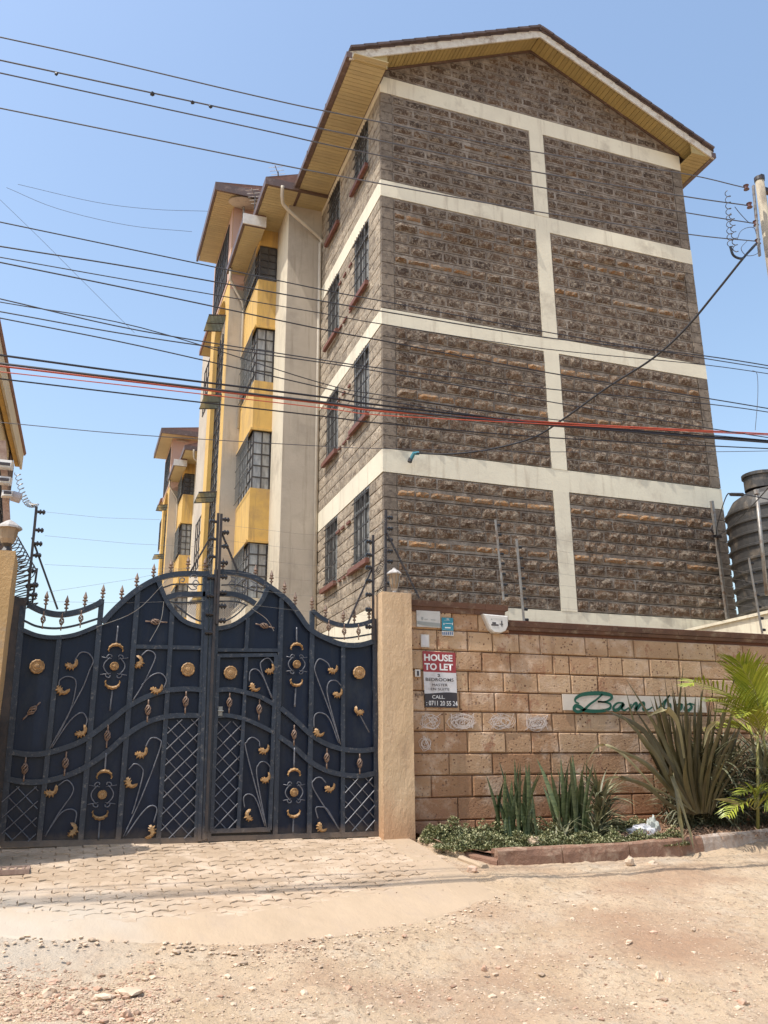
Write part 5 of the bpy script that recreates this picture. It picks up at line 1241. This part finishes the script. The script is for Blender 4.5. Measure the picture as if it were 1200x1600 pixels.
# ---- big flax
FX, FY = 6.42, 8.28; FZ = soilz(FX, FY)
FL = empty('flax_plant', (FX, FY, FZ), 'large bronze-green flax with long sword leaves in front of the plaque', 'plant')
def fpix(pts, w_, mt='flax', t=.5, Yb=8.28, Yt=8.1, wv=None):
    sh_ = (pts[-1][0]-pts[0][0])*.13*(Yt < 9)*(1 if len(pts) == 4 else 0)
    pts = [(x+sh_*(1-i/(len(pts)-1)), y) for i, (x, y) in enumerate(pts)]
    P = [onY(x, y, Yb+(Yt-Yb)*i/(len(pts)-1)) for i, (x, y) in enumerate(pts)]
    build('leaf', blade_mb(P, w_*1.35, t=t, fold=.18, tipf=.55, wdir=wv or Vector((1, .25, 0))), M[mt], FL, smooth=True)
def F5(x, y): return (940+x/4.615, 1020+y/4.615)
rf = random.Random(21)
base = (1075, 1285)
tips = [((700,1150),(560,900),(340,560),(0,400),.06,8.0), ((690,1150),(590,900),(470,620),(165,170),.055,8.2), ((690,1150),(560,960),(400,700),(90,395),.05,7.9), ((700,1150),(620,850),(560,560),(590,80),.06,8.2), ((720,1160),(700,850),(700,560),(740,200),.05,8.3), ((730,1150),(760,820),(850,560),(985,90),.05,8.15),
 ((680,1150),(560,1000),(350,800),(55,675),.045,7.85), ((680,1160),(520,1080),(330,950),(100,905),.035,7.9), ((700,1150),(600,860),(480,640),(350,325),.05,8.25), ((690,1150),(640,880),(600,620),(500,200),.05,8.3), ((700,1150),(600,900),(420,640),(215,370),.045,8.15), ((740,1160),(800,900),(880,720),(1030,490),.045,8.1), ((740,1170),(820,960),(950,780),(1130,620),.045,8.05), ((740,1170),(860,960),(980,820),(1110,690),.04,8.0),
 ((720,1160),(720,900),(770,640),(800,500),.05,8.0), ((710,1160),(660,900),(640,680),(640,430),.05,7.95), ((700,1160),(620,940),(540,760),(450,130),.035,8.4), ((710,1160),(690,940),(690,700),(700,330),.045,8.2), ((690,1150),(560,880),(300,600),(170,250),.04,8.35), ((730,1150),(760,920),(800,700),(900,460),.045,8.0), ((735,1150),(790,980),(850,860),(900,740),.04,7.95), ((700,1160),(640,1000),(610,880),(610,750),.05,7.85), ((700,1160),(600,1000),(520,900),(490,800),.045,7.8), ((725,1150),(740,980),(770,850),(790,770),.04,7.85)]
for a_, b_, c_, d_, w_, yt in tips: fpix([F5(*a_), F5(*b_), F5(*c_), F5(*d_)], w_, t=rf.random(), Yt=yt)
for k in range(64):
    x1 = rf.uniform(300, 1060); y1 = rf.uniform(230, 780); xm = 700+(x1-700)*.42+rf.uniform(-15, 15)
    fpix([F5(700+rf.uniform(-45, 45), 1160), F5(xm, 1150-(1150-y1)*.36), F5(700+(x1-700)*.74+rf.uniform(-10, 10), y1+(1150-y1)*.28), F5(x1, y1)], rf.uniform(.035, .055), t=rf.random(), Yb=8.35, Yt=rf.uniform(8.2, 8.6))
fpix([F5(600,760), F5(560,520), F5(500,425), F5(430,410), F5(330,460)], .05, 'flax_pale', Yb=8.2, Yt=7.95)
fpix([F5(650,1130), F5(560,1000), F5(500,880), F5(530,980), F5(590,1150), F5(640,1290)], .05, 'flax', .9, 8.1, 7.75); fpix([F5(510,870), F5(540,1050), F5(560,1200), F5(575,1280), F5(590,1400)], .04, 'flax', 1.0, 8.0, 7.62)
fpix([F5(590,1150), F5(630,1280), F5(665,1420)], .03, 'flax', .8, 7.8, 7.6); fpix([F5(820,500), F5(760,560), F5(735,690)], .04, 'flax_pale', Yb=8.0, Yt=7.9); fpix([F5(1020,1110), F5(930,1070), F5(810,1055)], .035, 'flax_pale', Yb=8.0, Yt=7.8)
# the long leaf broken over to the left
fpix([F5(680,1150), F5(430,1000), F5(190,905), F5(60,905), F5(0,940)], .025, 'flax', .9, 8.2, 7.9)
fpix([(1040,1255),(1000,1205),(965,1172),(935,1165),(915,1195)], .025, 'flax_pale', .9, 8.2, 7.95)
# ---- palm at the right edge
def frond(root, P, nl, ll, rg, t0=.5, mt='palm', droop=.5, wd=.018):
    P = catmull([Vector(p) for p in P], 5); n = len(P)
    fr = MB(); fr.tube(P, .008, 5, r2=.002); st = build('frond', fr, M['palm_stem'], root, smooth=True)
    mb = MB()
    nl = int(nl*.8)
    for k in range(nl):
        u = .12+.86*k/nl; i = min(n-2, int(u*(n-1))); q = P[i].lerp(P[i+1], u*(n-1)-i); L0_ = 0; d = (P[i+1]-P[i]).normalized()
        for s_ in (1, -1):
            sd = d.cross(Vector((0, 0, 1)));
            if sd.length < .1: sd = Vector((1, 0, 0))
            sd = sd.normalized()*s_; L_ = 1.75*ll*math.sin(math.pi*min(1, .25+u*.72))*rg.uniform(.85, 1.1)
            dd = (d*.95+sd*.75+Vector((0, 0, .2))+Vector((rg.uniform(-.1, .1), 0, rg.uniform(-.1, .1)))).normalized(); Q = [q, q+dd*L_*.5, q+dd*L_*.9+Vector((0, 0, -droop*L_*.16))]
            blade_mb(Q, wd*1.25, mb, min(1, max(0, t0+rg.uniform(-.4, .4))), .2, .4, wdir=d.cross(dd).cross(dd))
    build('leaflets', mb, M[mt], st, kind='stuff')
PX, PY_ = 7.15, 8.25; PZ = soilz(PX, PY_)
PM = empty('palm', (PX, PY_, PZ), 'bright yellow-green palm at the right picture edge', 'palm'); rp = random.Random(9)
for b_ in (0, .22):
    mb = MB(); mb.tube([onY(1184, 1296, 8.2)+Vector((b_, 0, 0)), onY(1184, 1210, 8.2)+Vector((b_*.8, 0, 0)), onY(1184, 1142, 8.15)+Vector((b_*.3, 0, 0))], .020, 8, r2=.012); build('stem', mb, M['palm_stem'], PM, smooth=True)
crown = Vector((PX, PY_, PZ+.95))
def pw(x, y, Y): return onY(*F5(x, y), Y)
for pts, nl, ll in (([pw(1130,560,8.2), pw(1100,330,8.1), pw(1040,150,8.0), pw(960,30,7.95)], 30, .34), ([pw(1140,560,8.2), pw(1060,400,8.0), pw(930,300,7.8), pw(700,215,7.7), pw(620,240,7.65)], 34, .26),
                    ([pw(1150,560,8.2), pw(1180,360,8.2), pw(1260,200,8.3), pw(1340,100,8.4)], 30, .32), ([pw(1150,580,8.0), pw(1120,330,7.9), pw(1070,200,7.8), pw(1010,110,7.75)], 26, .3), ([pw(1130,600,8.0), pw(1010,420,7.85), pw(900,360,7.7), pw(760,350,7.6)], 28, .24), ([pw(1140,580,8.1), pw(1060,480,7.9), pw(960,430,7.7), pw(860,430,7.6)], 24, .24),
                    ([pw(1150,600,8.1), pw(1200,480,7.9), pw(1280,420,7.8), pw(1360,440,7.7)], 24, .26), ([pw(1120,620,8.2), pw(1040,560,8.3), pw(900,540,8.4), pw(760,560,8.5)], 26, .24), ([pw(1150,590,8.0), pw(1120,480,7.8), pw(1060,430,7.6), pw(1000,470,7.5)], 22, .22), ([pw(1180,600,8.4), pw(1260,500,8.5), pw(1380,440,8.6)], 24, .26)):
    frond(PM, pts, nl, ll, rp)
SP = empty('young_palm', (7.0, 7.95, soilz(7, 7.95)), 'low young palm fronds near the kerb under the taller palm', 'palm')
for pts in ([pw(1100,1120,7.95), pw(1110,1020,7.9), pw(1060,1000,7.85), pw(980,1030,7.8)], [pw(1100,1120,7.95), pw(1140,1010,7.9), pw(1190,1000,7.85), pw(1260,1080,7.8)], [pw(1100,1130,7.95), pw(1030,1080,7.85), pw(950,1120,7.8), pw(900,1190,7.75)], [pw(1110,1130,7.9), pw(1180,1060,7.8), pw(1230,1120,7.7)]):
    frond(SP, pts, 16, .17, rp, .6, droop=1.2, wd=.014)
rosette('dark_shrub', 7.12, 8.5, soilz(7.1, 8.5)+.05, 210, .6, .032, 'dense dark strappy shrub filling the bed under the palm', 'aloe', els=(.1, 1.45), dr=(.2, 1.6), zl=.75, cat='shrub', dark=.4)
rosette('dark_shrub', 6.92, 8.62, soilz(7.1, 8.5)+.05, 220, .5, .045, 'dense dark strappy growth between the flax and the palm against the wall', 'aloe', els=(.1, 1.5), dr=(.2, 1.6), zl=.7, cat='shrub', dark=.35)
rosette('dark_shrub', 7.75, 8.3, soilz(7.7, 8.4)+.05, 190, .62, .032, 'dark strappy shrub against the wall at the far right', 'aloe', els=(.1, 1.45), dr=(.2, 1.6), zl=.8, cat='shrub', dark=.5)
# tangled undergrowth filling the back of the bed
mb = MB(); ru = random.Random(31)
for k in range(2600):
    x = ru.uniform(6.55, 8.3); q = ru.random(); y = ru.uniform(8.45, 8.84); top = .95*min(1, (x-6.45)/.5)
    z = soilz(x, y)+ru.random()**1.2*top; az = ru.uniform(0, 6.28); el = ru.uniform(-.6, 1.3); L_ = ru.uniform(.08, .24)
    d = Vector((math.cos(az)*math.cos(el), math.sin(az)*math.cos(el)*.6, math.sin(el))); c = Vector((x, y, z)); P = [c, c+d*L_*.55, c+d*L_-Vector((0, 0, L_*.2))]
    P = [Vector((p.x, min(p.y, 8.86), p.z)) for p in P]
    blade_mb(P, ru.uniform(.010, .028), mb, ru.random()*.45)
build('undergrowth', mb, M['aloe'], label='dark tangled undergrowth behind the flax and palm stems', cat='undergrowth', kind='stuff')
# litter and roots on the soil
mb = MB(); rl = random.Random(4)
for k in range(3200):
    x = rl.uniform(5.5, 8.2); y = rl.uniform(7.9, 8.85) if x > 6 else rl.uniform(8.2, 8.6); z = soilz(x, y)+rl.uniform(.0, .05); az = rl.uniform(0, 6.28); L_ = rl.uniform(.03, .14)
    blade_mb([Vector((x, y, z)), Vector((x+math.cos(az)*L_*.5, y+math.sin(az)*L_*.5, z+rl.uniform(0, .04))), Vector((x+math.cos(az)*L_, y+math.sin(az)*L_, z))], rl.uniform(.004, .016), mb, rl.random())
build('leaf_litter', mb, M['dry'], label='dry fallen leaves and twigs under the flax and palm', cat='litter', kind='stuff')
# carrier bags and paper
def crumple(name, c, sx, sy, sz_, mt, label, seed):
    mb = MB(); mb.rock((0, 0, 0), 1, 1, 1, seed=seed, sub=3, rough=0); V = []
    for p in mb.v: q = Vector(p); k = 1+.5*noise.noise(q*2.1+Vector((seed, 0, 0)))+.22*abs(noise.noise(q*5+Vector((0, seed, 0)))); V.append((c[0]+q.x*sx*k, c[1]+q.y*sy*k, max(c[2]-.02, c[2]+q.z*sz_*k)))
    mb.v = V; return build(name, mb, mt, label=label, cat='litter')
M['bag'] = mat('white_plastic_bag', (.68,.66,.66), (.5,.5,.52), 9, rough=.4)
def bagat(x, y, dy=0): p = on_ground(x, y, .12); return (p.x, p.y+dy, soilz(p.x, p.y)+.03)
crumple('plastic_bag', (5.92, 8.33, soilz(5.9, 8.33)+.03), .17, .1, .09, M['bag'], 'crumpled white plastic bag lying left of the flax base', 3)
crumple('plastic_bag', (6.12, 8.38, soilz(6.1, 8.4)+.06), .07, .06, .13, solid('grey_green_bag', (.42,.44,.40)), 'small grey-green crumpled bag standing between the white bag and flax', 8)
crumple('paper_scrap', (5.72, 8.2, soilz(5.7, 8.2)+.01), .11, .07, .03, solid('dusty_paper', (.50,.38,.31)), 'dusty flattened paper scrap left of the white bag', 5)
crumple('paper_scrap', (4.68, 7.93, soilz(4.68, 7.93)+.0), .12, .035, .012, M['bag'], 'flat white strip of plastic just behind the kerb', 6)
crumple('stone_lump', (4.42, 7.98, soilz(4.4, 8)+.04), .075, .05, .06, M['apron'], 'pale rounded stone in front of the ground cover', 9)['category'] = 'rock'
# ---- loose stones
M['pebble'] = mat('pale_murram_stone', (.62,.50,.38), (.48,.36,.26), 8, tone=((.7,.66,.62),(1.15,1.12,1.08)), bump=.004)
M['pebble_red'] = mat('red_murram_stone', (.40,.22,.14), (.52,.38,.28), 12, tone=((.6,.58,.55),(1.2,1.2,1.2)), bump=.004)
def rockat(x, y, r, hz, label, mt='pebble', seed=1, flatten=None):
    p = on_ground(x, y); mb = MB(); mb.rock((p.x, p.y, p.z+hz*.4), r, r*.75, hz, seed=seed, sub=2, t=.7); build('rock', mb, M[mt], label=label, cat='rock', group='loose rocks on the road')
rockat(984, 1350, .052, .05, 'round pale rock lying against the kerb, left of the two', seed=2); rockat(1020, 1353, .05, .032, 'flatter pale rock by the kerb, right of the two', seed=3)
rockat(738, 1364, .05, .05, 'dark brown rock at the broken end of the edging', 'pebble_red', 4); rockat(202, 1552, .09, .022, 'flat pale slab of stone, larger of the pair in the foreground left', seed=5); rockat(162, 1560, .055, .018, 'small flat stone slab beside the larger slab in the foreground left', seed=6)
rockat(1030, 1532, .035, .035, 'upright small rock in the foreground dirt at the right', seed=7); rockat(1045, 1537, .03, .025, 'small pale rock touching the upright rock at the right', seed=8); rockat(198, 1590, .028, .03, 'small brown rock at the bottom left', 'pebble_red', 9); rockat(78, 1554, .045, .03, 'pale rock in the gravel at the bottom left', seed=10); rockat(757, 1516, .02, .02, 'little dark brown rock in the middle foreground', 'pebble_red', 11)
rockat(168, 1407, .05, .012, 'broken red-brown chip of paver on the driveway', 'pebble_red', 12)
rp2 = random.Random(15); mbs = {'pebble': MB(), 'pebble_red': MB()}
for k in range(16000):
    u = rp2.random(); X = rp2.uniform(-40, 1240); Yp = 1385+215*rp2.random()**.8
    if rp2.random() < .35: X = rp2.uniform(-40, 260); Yp = 1470+130*rp2.random()
    p = on_ground(X, Yp)
    if inside((p.x, p.y), drive) or inside((p.x, p.y), bed): continue
    dn = noise.noise(Vector((p.x*1.4, p.y*1.4, 0)))
    if dn < rp2.uniform(-.7, .3): continue
    r = .003+.006*rp2.random()**2+(.02*rp2.random() if rp2.random() < .035 else 0)
    which = 'pebble_red' if (X < 250 and rp2.random() < .5) or rp2.random() < .2 else 'pebble'
    mbs[which].rock((p.x, p.y, p.z+dirt(p.x, p.y)+r*.15), r*rp2.uniform(.8, 1.7), r, r*rp2.uniform(.4, .75), t=rp2.random(), sub=1 if r > .012 else 0 or 1, rough=.3)
for k in range(260):     # crumbled lip of the apron
    x = rp2.uniform(FRONT[0][0], 3.45); y = lerp_poly(FRONT, x)-abs(rp2.gauss(0, .16))+.03; r = rp2.uniform(.004, .016)*(1.6 if rp2.random() < .06 else 1)
    mbs['pebble'].rock((x, y, gz(x, y)+undul(x, y)+.008+r*.2), r*1.5, r, r*.55, t=rp2.random(), sub=1, rough=.35)
for k in range(260):     # grit swept on to the pavers
    x = rp2.uniform(-.9, 3.3); y = rp2.uniform(7.0, 8.8); r = rp2.uniform(.003, .008)
    mbs['pebble'].rock((x, y, gz(x, y)+undul(x, y)+.016), r*1.4, r, r*.5, t=rp2.random()*.6, sub=0, rough=.3)
build('gravel', mbs['pebble'], M['pebble'], label='scattered pale pebbles over the dirt road', cat='gravel', kind='stuff')
build('red_gravel', mbs['pebble_red'], M['pebble_red'], label='scattered reddish pebbles, densest at the bottom left', cat='gravel', kind='stuff')

# ================================================================= left house
LH = empty('left_house', (-2.6, 15, 0), 'yellow-eaved house at the left picture edge with white fascia', 'house')
mb = MB(); mb.box(-7, -1.55, 13.5, 18.4, 0, 6.9); build('wall', mb, M['cream'], LH)
mb = MB(); mb.box(-1.57, -1.52, 17.6, 18.42, 0, 6.76); build('side_strip', mb, M['tile'], LH)
mb = MB(); mb.box(-2.2, -1.42, 10.6, 18.4, 6.86, 6.9); build('soffit', mb, M['yellow'], LH)
mb = MB(); mb.box(-1.50, -1.42, 10.6, 18.4, 6.72, 6.858); build('soffit_beam', mb, M['yellow'], LH)
mb = MB(); mb.box(-1.41, -1.37, 10.5, 18.5, 6.70, 7.05); build('fascia', mb, M['cream'], LH)
mb = MB(); mb.hexa([(-1.35, 10.4, 7.05), (-1.35, 18.6, 7.05), (-5, 18.6, 7.05), (-5, 10.4, 7.05), (-1.33, 10.4, 7.1), (-1.33, 18.6, 7.1), (-5, 18.6, 9), (-5, 10.4, 9)]); build('roof', mb, M['tile_red'], LH)
for y in (14.4, 16.6):
    f = MB()
    for k in range(4): f.box(-1.545, -1.51, y+k*.3, y+k*.3+.03, 4.6, 6.2)
    for k in range(5): f.box(-1.54, -1.515, y, y+.93, 4.6+k*.4, 4.62+k*.4)
    wn = build('window', f, M['frame'], LH); p = MB(); p.box(-1.549, -1.54, y, y+.93, 4.6, 6.2); build('pane', p, M['glass'], wn)
for o in [LH]+list(LH.children_recursive):     # the house stands a little askew to the drive
    if o.type == 'MESH':
        wx = WORLD[o.name]
        for v in o.data.vertices: v.co.x -= .026*(18.3-(v.co.y+wx.y))
# flood lights and speaker clustered on a pole behind the left pillar
pb = onY(14, 862, 8.6)
LP = empty('floodlight_mast', (pb.x-.02, 8.75, 2.3), 'dark mast behind the left pillar carrying three white floodlights', 'mast')
mb = MB(); a = onY(4, 690, 8.7); b = onY(14, 870, 8.7); mb.beam(b, a, .06, .06); build('mast', mb, M['rust'], LP)
for x, y, w_, h_ in ((7, 727, 26, 18), (7, 752, 22, 16), (12, 773, 19, 14)):
    a, b = onY(x-w_/2, y-h_/2, 8.6), onY(x+w_/2, y+h_/2, 8.6); mb = MB(); mb.hexa([(a.x+.02, 8.5, b.z), (b.x-.02, 8.5, b.z), (b.x, 8.62, b.z+.01), (a.x, 8.62, b.z+.01), (a.x+.01, 8.52, a.z-.02), (b.x-.01, 8.52, a.z-.02), (b.x, 8.64, a.z), (a.x, 8.64, a.z)]); h = build('lamp_head', mb, M['white'], LP)
    mb = MB(); mb.box(a.x+.03, b.x-.02, 8.492, 8.499, b.z+.015, b.z+.045); build('lens', mb, M['s_ink'], h)
c = onY(29, 777, 8.6); mb = MB(); mb.tube([(c.x-.06, 8.6, c.z+.01), (c.x-.02, 8.6, c.z), (c.x+.02, 8.6, c.z-.01)], .05, 12); build('horn', mb, solid('grey_pink_plastic', (.40,.36,.36)), LP)

# ================================================================= service pole, power lines
PB = onY(1180, 285, 6.76)
PT = 7.32
UP = empty('utility_pole', (7.4, 6.76, -.5), 'weathered utility pole cut off by the right picture edge', 'utility pole')
pbase = onY(1245, 700, 6.76); ptop = onY(1186.5, 281, 6.76)
axis_d = (ptop-pbase).normalized(); foot = pbase-axis_d*((pbase.z+.6)/axis_d.z)
mb = MB(); mb.tube([foot, pbase, ptop], .066, 14, r2=.052); build('shaft', mb, M['concrete_pole'], UP, smooth=True)
mb = MB(); mb.tube([ptop-axis_d*.02, ptop+axis_d*.03], .06, 14); mb.box(ptop.x+.0, ptop.x+.05, 6.72, 6.76, ptop.z, ptop.z+.06); build('cap', mb, M['black_steel'], UP)
mb = MB(); q = ptop-axis_d*.12; mb.box(q.x+.04, q.x+.45, 6.73, 6.79, q.z-.05, q.z+.01); build('arm', mb, M['black_steel'], UP)
k0 = onY(1177, 290, 6.68); k1 = onY(1187, 400, 6.68); mb = MB(); mb.beam(k0, k1, .03, .02); build('rack', mb, M['galv'], UP)
for x, y in ((1166, 293), (1171, 321), (1181, 349), (1184, 378)):
    a = onY(x, y, 6.70); mb = MB(); mb.tube([a+Vector((0, 0, -.028)), a+Vector((0, 0, -.012)), a, a+Vector((0, 0, .012)), a+Vector((0, 0, .028))], lambda t: .034 if (t < .2 or t > .8) else .024, 10); build('insulator', mb, M['porcelain'], UP)
WR = [
 ('wire_grey', .0075, [(0,58),(150,91),(400,150),(540,180),(827,236),(1060,270),(1163,293)], 'topmost overhead conductor ending at the utility pole'),
 ('wire_grey', .0085, [(0,94),(400,180),(540,209),(827,267),(1070,307),(1168,321)], 'second overhead conductor from the top, with small knots'),
 ('wire_grey', .0075, [(0,114),(400,201),(540,232),(830,290),(1070,332),(1178,349)], 'third overhead conductor from the top'),
 ('wire_grey', .0075, [(0,169),(400,250),(540,277),(835,330),(1075,366),(1182,377)], 'fourth overhead conductor, lowest of those ending on the pole rack'),
 ('wire', .0065, [(0,347),(220,393),(500,452),(600,471),(860,520),(1100,560),(1240,582)], 'thin black cable below the four pole conductors'),
 ('wire', .0075, [(0,385),(220,420),(500,470),(600,487),(850,527),(1100,556),(1240,578)], 'black cable crossing just under the thin one'),
 ('wire', .0055, [(0,402),(220,441),(500,489),(600,507),(850,545),(1100,570),(1240,590)], 'slender black cable above the middle bundle, ending high at the right'),
 ('wire', .0075, [(0,410),(220,455),(500,514),(600,533),(860,583),(1108,623),(1240,645)], 'black cable crossing the yellow bay at mid height'),
 ('wire', .0065, [(0,467),(220,517),(500,562),(600,576),(860,608),(1112,632),(1240,650)], 'black cable dropping steeply from the left through others'),
 ('wire', .0055, [(0,472),(220,512),(500,598),(600,618),(860,655),(1200,688),(1240,691)], 'black cable that crosses its neighbours at the upper left'),
 ('wire', .0065, [(0,487),(220,526),(500,566),(600,582),(860,628),(1100,668),(1240,690)], 'black cable running between the crossing cables'),
 ('wire', .0065, [(0,497),(220,541),(500,605),(600,626),(860,664),(1200,692),(1240,695)], 'black cable lowest of the crossing group at the left'),
 ('wire', .011, [(0,555),(220,585),(500,620),(600,634),(860,662),(1200,689),(1240,692)], 'thick black cable on top of the red cable bundle'),
 ('wire', .012, [(0,568),(220,595),(500,628),(600,640),(860,665),(1200,691),(1240,694)], 'thickest black cable, next to the red cable'),
 ('wire_red', .010, [(0,572),(220,598),(500,630),(600,643),(860,660),(960,666),(1200,678),(1240,680)], 'bright red cable crossing the building at mid height'),
 ('wire_red', .0055, [(0,581),(220,605),(500,637),(600,649),(860,663),(960,668),(1200,680),(1240,682)], 'thin dull red cable just below the bright red one'),
 ('wire', .0075, [(0,592),(220,618),(500,650),(600,662),(860,684),(1200,701),(1240,703)], 'black cable below the red bundle'),
 ('wire_grey', .004, [(0,660),(220,680),(500,697),(600,701),(860,706),(1100,706),(1240,704)], 'lowest thin grey line below the cable bundle'),
]
for i, (mt, r, pts, lab) in enumerate(WR):
    Yw = 6.70+(.012*((i*7) % 5))
    P = [onY(x, y, Yw) for x, y in pts]; P = catmull(P, 6)
    # carry the span on to the left, sagging
    d = (P[1]-P[0]).normalized(); L_ = [P[0]+Vector((-s, 0, -s*d.z/d.x+ .006*s*s)) for s in (24, 18, 12, 8, 5, 3, 1.5)]
    P = L_+P
    if i >= 4: d = (P[-1]-P[-2]).normalized(); P += [P[-1]+Vector((s, 0, s*d.z/d.x+.004*s*s)) for s in (2, 6, 12, 20)]
    o = line('overhead_cable', P, r*.85, mt, lab, 'cable', 'overhead cables', 5)
    if i == 1:
        for x, y in ((88, 114), (238, 146), (301, 160), (329, 166)): a = onY(x, y+.8, Yw); q = MB(); q.rock(tuple(a), .02, .02, .02, seed=x); build('knot', q, M['wire'], o)
# service drop from the gable band up to the pole
A = onY(645, 709, 13.1); B_ = onY(1181, 381, 6.68); dv = Vector((B_.x-A.x, B_.y-A.y, 0)); nrm = Vector((-dv.y, dv.x, 0)).normalized()
P = []
for x, y in ((650,708),(700,709.5),(760,703),(830,685),(880,655),(950,605),(1020,560),(1070,515),(1120,455),(1160,405),(1181,381)):
    d = ray(x, y); t = (A-EYE).dot(nrm)/d.dot(nrm); P.append(EYE+d*t)
SD = empty('service_cable', A, 'thick black service cable sweeping from the gable band up to the pole', 'cable')
mb = MB(); mb.tube(catmull(P, 6), .014, 8); build('cable', mb, M['wire'], SD, smooth=True)
mb = MB(); mb.tube([P[0]+Vector((.05, 0, .005)), P[0]-Vector((.04, 0, .01)), A-Vector((.05, .02, .12))], .035, 8); build('anchor', mb, solid('blue_tape', (.05,.22,.28)), SD)
mb = MB(); mb.tube([A-Vector((.05, .02, .10)), A-Vector((.07, .02, .17))], .04, 8); build('anchor_end', mb, M['wire'], SD)
coil(tuple(onY(1137, 300, 6.68)), tuple(onY(1141, 388, 6.68)), .03, 9, 'wire_tangle', 'loose curly wire hanging from the conductors left of the pole', 'wire_grey', .0045)
coil(tuple(onY(1143, 335, 6.66)), tuple(onY(1150, 396, 6.66)), .028, 6, 'wire_tangle', 'second curly wire hanging beside the first near the pole', 'wire_grey', .005)
line('jumper_lead', catmull([onY(*p, 6.66) for p in ((1141,385),(1146,399),(1158,404),(1166,398),(1176,388),(1182,380))], 5), .014, 'wire', 'short thick lead looping under the wire tangle by the pole', 'cable')
line('jumper_lead', catmull([onY(*p, 6.64) for p in ((1168,376),(1158,388),(1166,399),(1180,398),(1188,391))], 5), .004, 'wire_grey', 'thin looping lead below the lowest pole insulator', 'cable')
line('jumper_lead', catmull([onY(*p, 6.64) for p in ((1148,323),(1155,332),(1166,344),(1172,349))], 5), .004, 'wire_grey', 'thin lead slanting between the second and third conductors', 'cable')
line('jumper_lead', catmull([onY(*p, 6.64) for p in ((1152,374),(1157,362),(1167,356),(1178,356),(1182,366))], 5), .004, 'wire_grey', 'thin arched lead between the third and fourth conductors', 'cable')
line('drop_lead', catmull([onY(*p, 6.68) for p in ((1176,579),(1183,585),(1184,620),(1180,672))], 5), .003, 'wire_grey', 'thin lead dropping down to the red bundle at the right', 'cable')
# far faint lines in the sky, upper left
for i, pts in enumerate(([(28,288),(150,316),(240,327),(325,330)], [(10,293),(90,326),(200,352),(300,362)], [(0,312),(60,370),(130,440),(210,520)])):
    line('distant_line', catmull([onY(x, y, 24) for x, y in pts], 5), .006, 'wire_grey', ['upper', 'lower', 'steep'][i]+' faint far line in the sky left of the blocks', 'wire', 'distant lines')
# ---- service mast on the gable and its bracket
p0, p1 = onY(1112, 783, 12.95), onY(1137, 967, 12.95)
MS = empty('service_conduit', p1, 'pale metal conduit leaning against the right end of the gable', 'conduit')
mb = MB(); mb.beam(p1-Vector((0, 0, .0)), p0, .055, .055); build('tube', mb, M['galv'], MS)
mb = MB(); a = onY(1119, 838, 12.9); mb.beam(a-Vector((.1, 0, 0)), a+Vector((.12, 0, 0)), .04, .05); mb.tube([a+Vector((-.08, -.03, .04)), a+Vector((-.13, -.03, .12)), a+Vector((-.09, -.03, .2))], .02); build('bracket', mb, M['black_steel'], MS)
line('mast_lead', catmull([onY(1119,836,12.8), onY(1122,815,12.0), onY(1135,775,11), onY(1145,772,10.2), onY(1160,772,9.6), onY(1200,780,9), onY(1300,800,8.5)], 5), .01, 'wire', 'black lead from the conduit bracket towards the water tank', 'cable')
a, b = onY(1142, 772.5, 10.3), onY(1160, 772.8, 9.7); mb = MB(); mb.tube([a, b], .028, 8); build('cable_joint', mb, M['insul'], label='fat black cable joint hanging left of the water tank', cat='cable joint')
line('mast_lead', catmull([onY(1119,838,12.8), onY(1140,825,11), onY(1180,785,9.6), onY(1215,745,9.0)], 5), .008, 'wire', 'second lead rising from the bracket across the tank', 'cable')
# ---- tank house and tank
mb = MB(); mb.box(10.62, 17, 9.6, 13.0, 0, 3.02); mb.box(10.58, 17, 9.56, 13.04, 3.021, 3.07); build('tank_house', mb, M['band'], label='low cream-painted tank house wall above the boundary wall at the right', cat='outbuilding')
TX, TY, TZ, TR = 12.05, 11.9, 3.08, .88
TK = empty('water_tank', (TX, TY, TZ), 'large ribbed black plastic water tank on the cream tank house', 'water tank')
prof = []; z = 0
while z < 1.95:
    prof += [(TR-.0, z), (TR, z+.15), (TR+.035, z+.165), (TR+.035, z+.2), (TR, z+.215)]; z += .23
prof = [(TR*.96, 0)]+prof+[(TR*.97, z+.06), (TR*.86, z+.22), (TR*.62, z+.36), (TR*.36, z+.42)]
mb = MB(); mb.lathe(prof, (TX, TY, TZ), 40); build('body', mb, M['tank'], TK, smooth=False); th = z+.42
mb = MB(); mb.lathe([(.30, th-.02), (.30, th+.22), (.33, th+.22), (.33, th+.28), (.05, th+.32)], (TX-.28, TY, TZ), 20); build('lid', mb, M['tank'], TK)
def post(px0, py0, px1, py1, Y, r, lab):
    r_ = empty('steel_stay', onY(px1, py1, Y), lab, 'post'); mb = MB(); mb.tube([onY(px1, py1, Y), onY(px0, py0, Y)], r, 8); build('rod', mb, M['galv'], r_, smooth=True)
    a = onY(px0, py0, Y); mb = MB(); mb.tube([a-Vector((0, 0, .05)), a+Vector((0, 0, .03))], r*1.6, 8); build('cap', mb, M['galv'], r_)
post(1182, 768, 1198, 930, 10.6, .03, 'pale steel stay standing in front of the water tank')
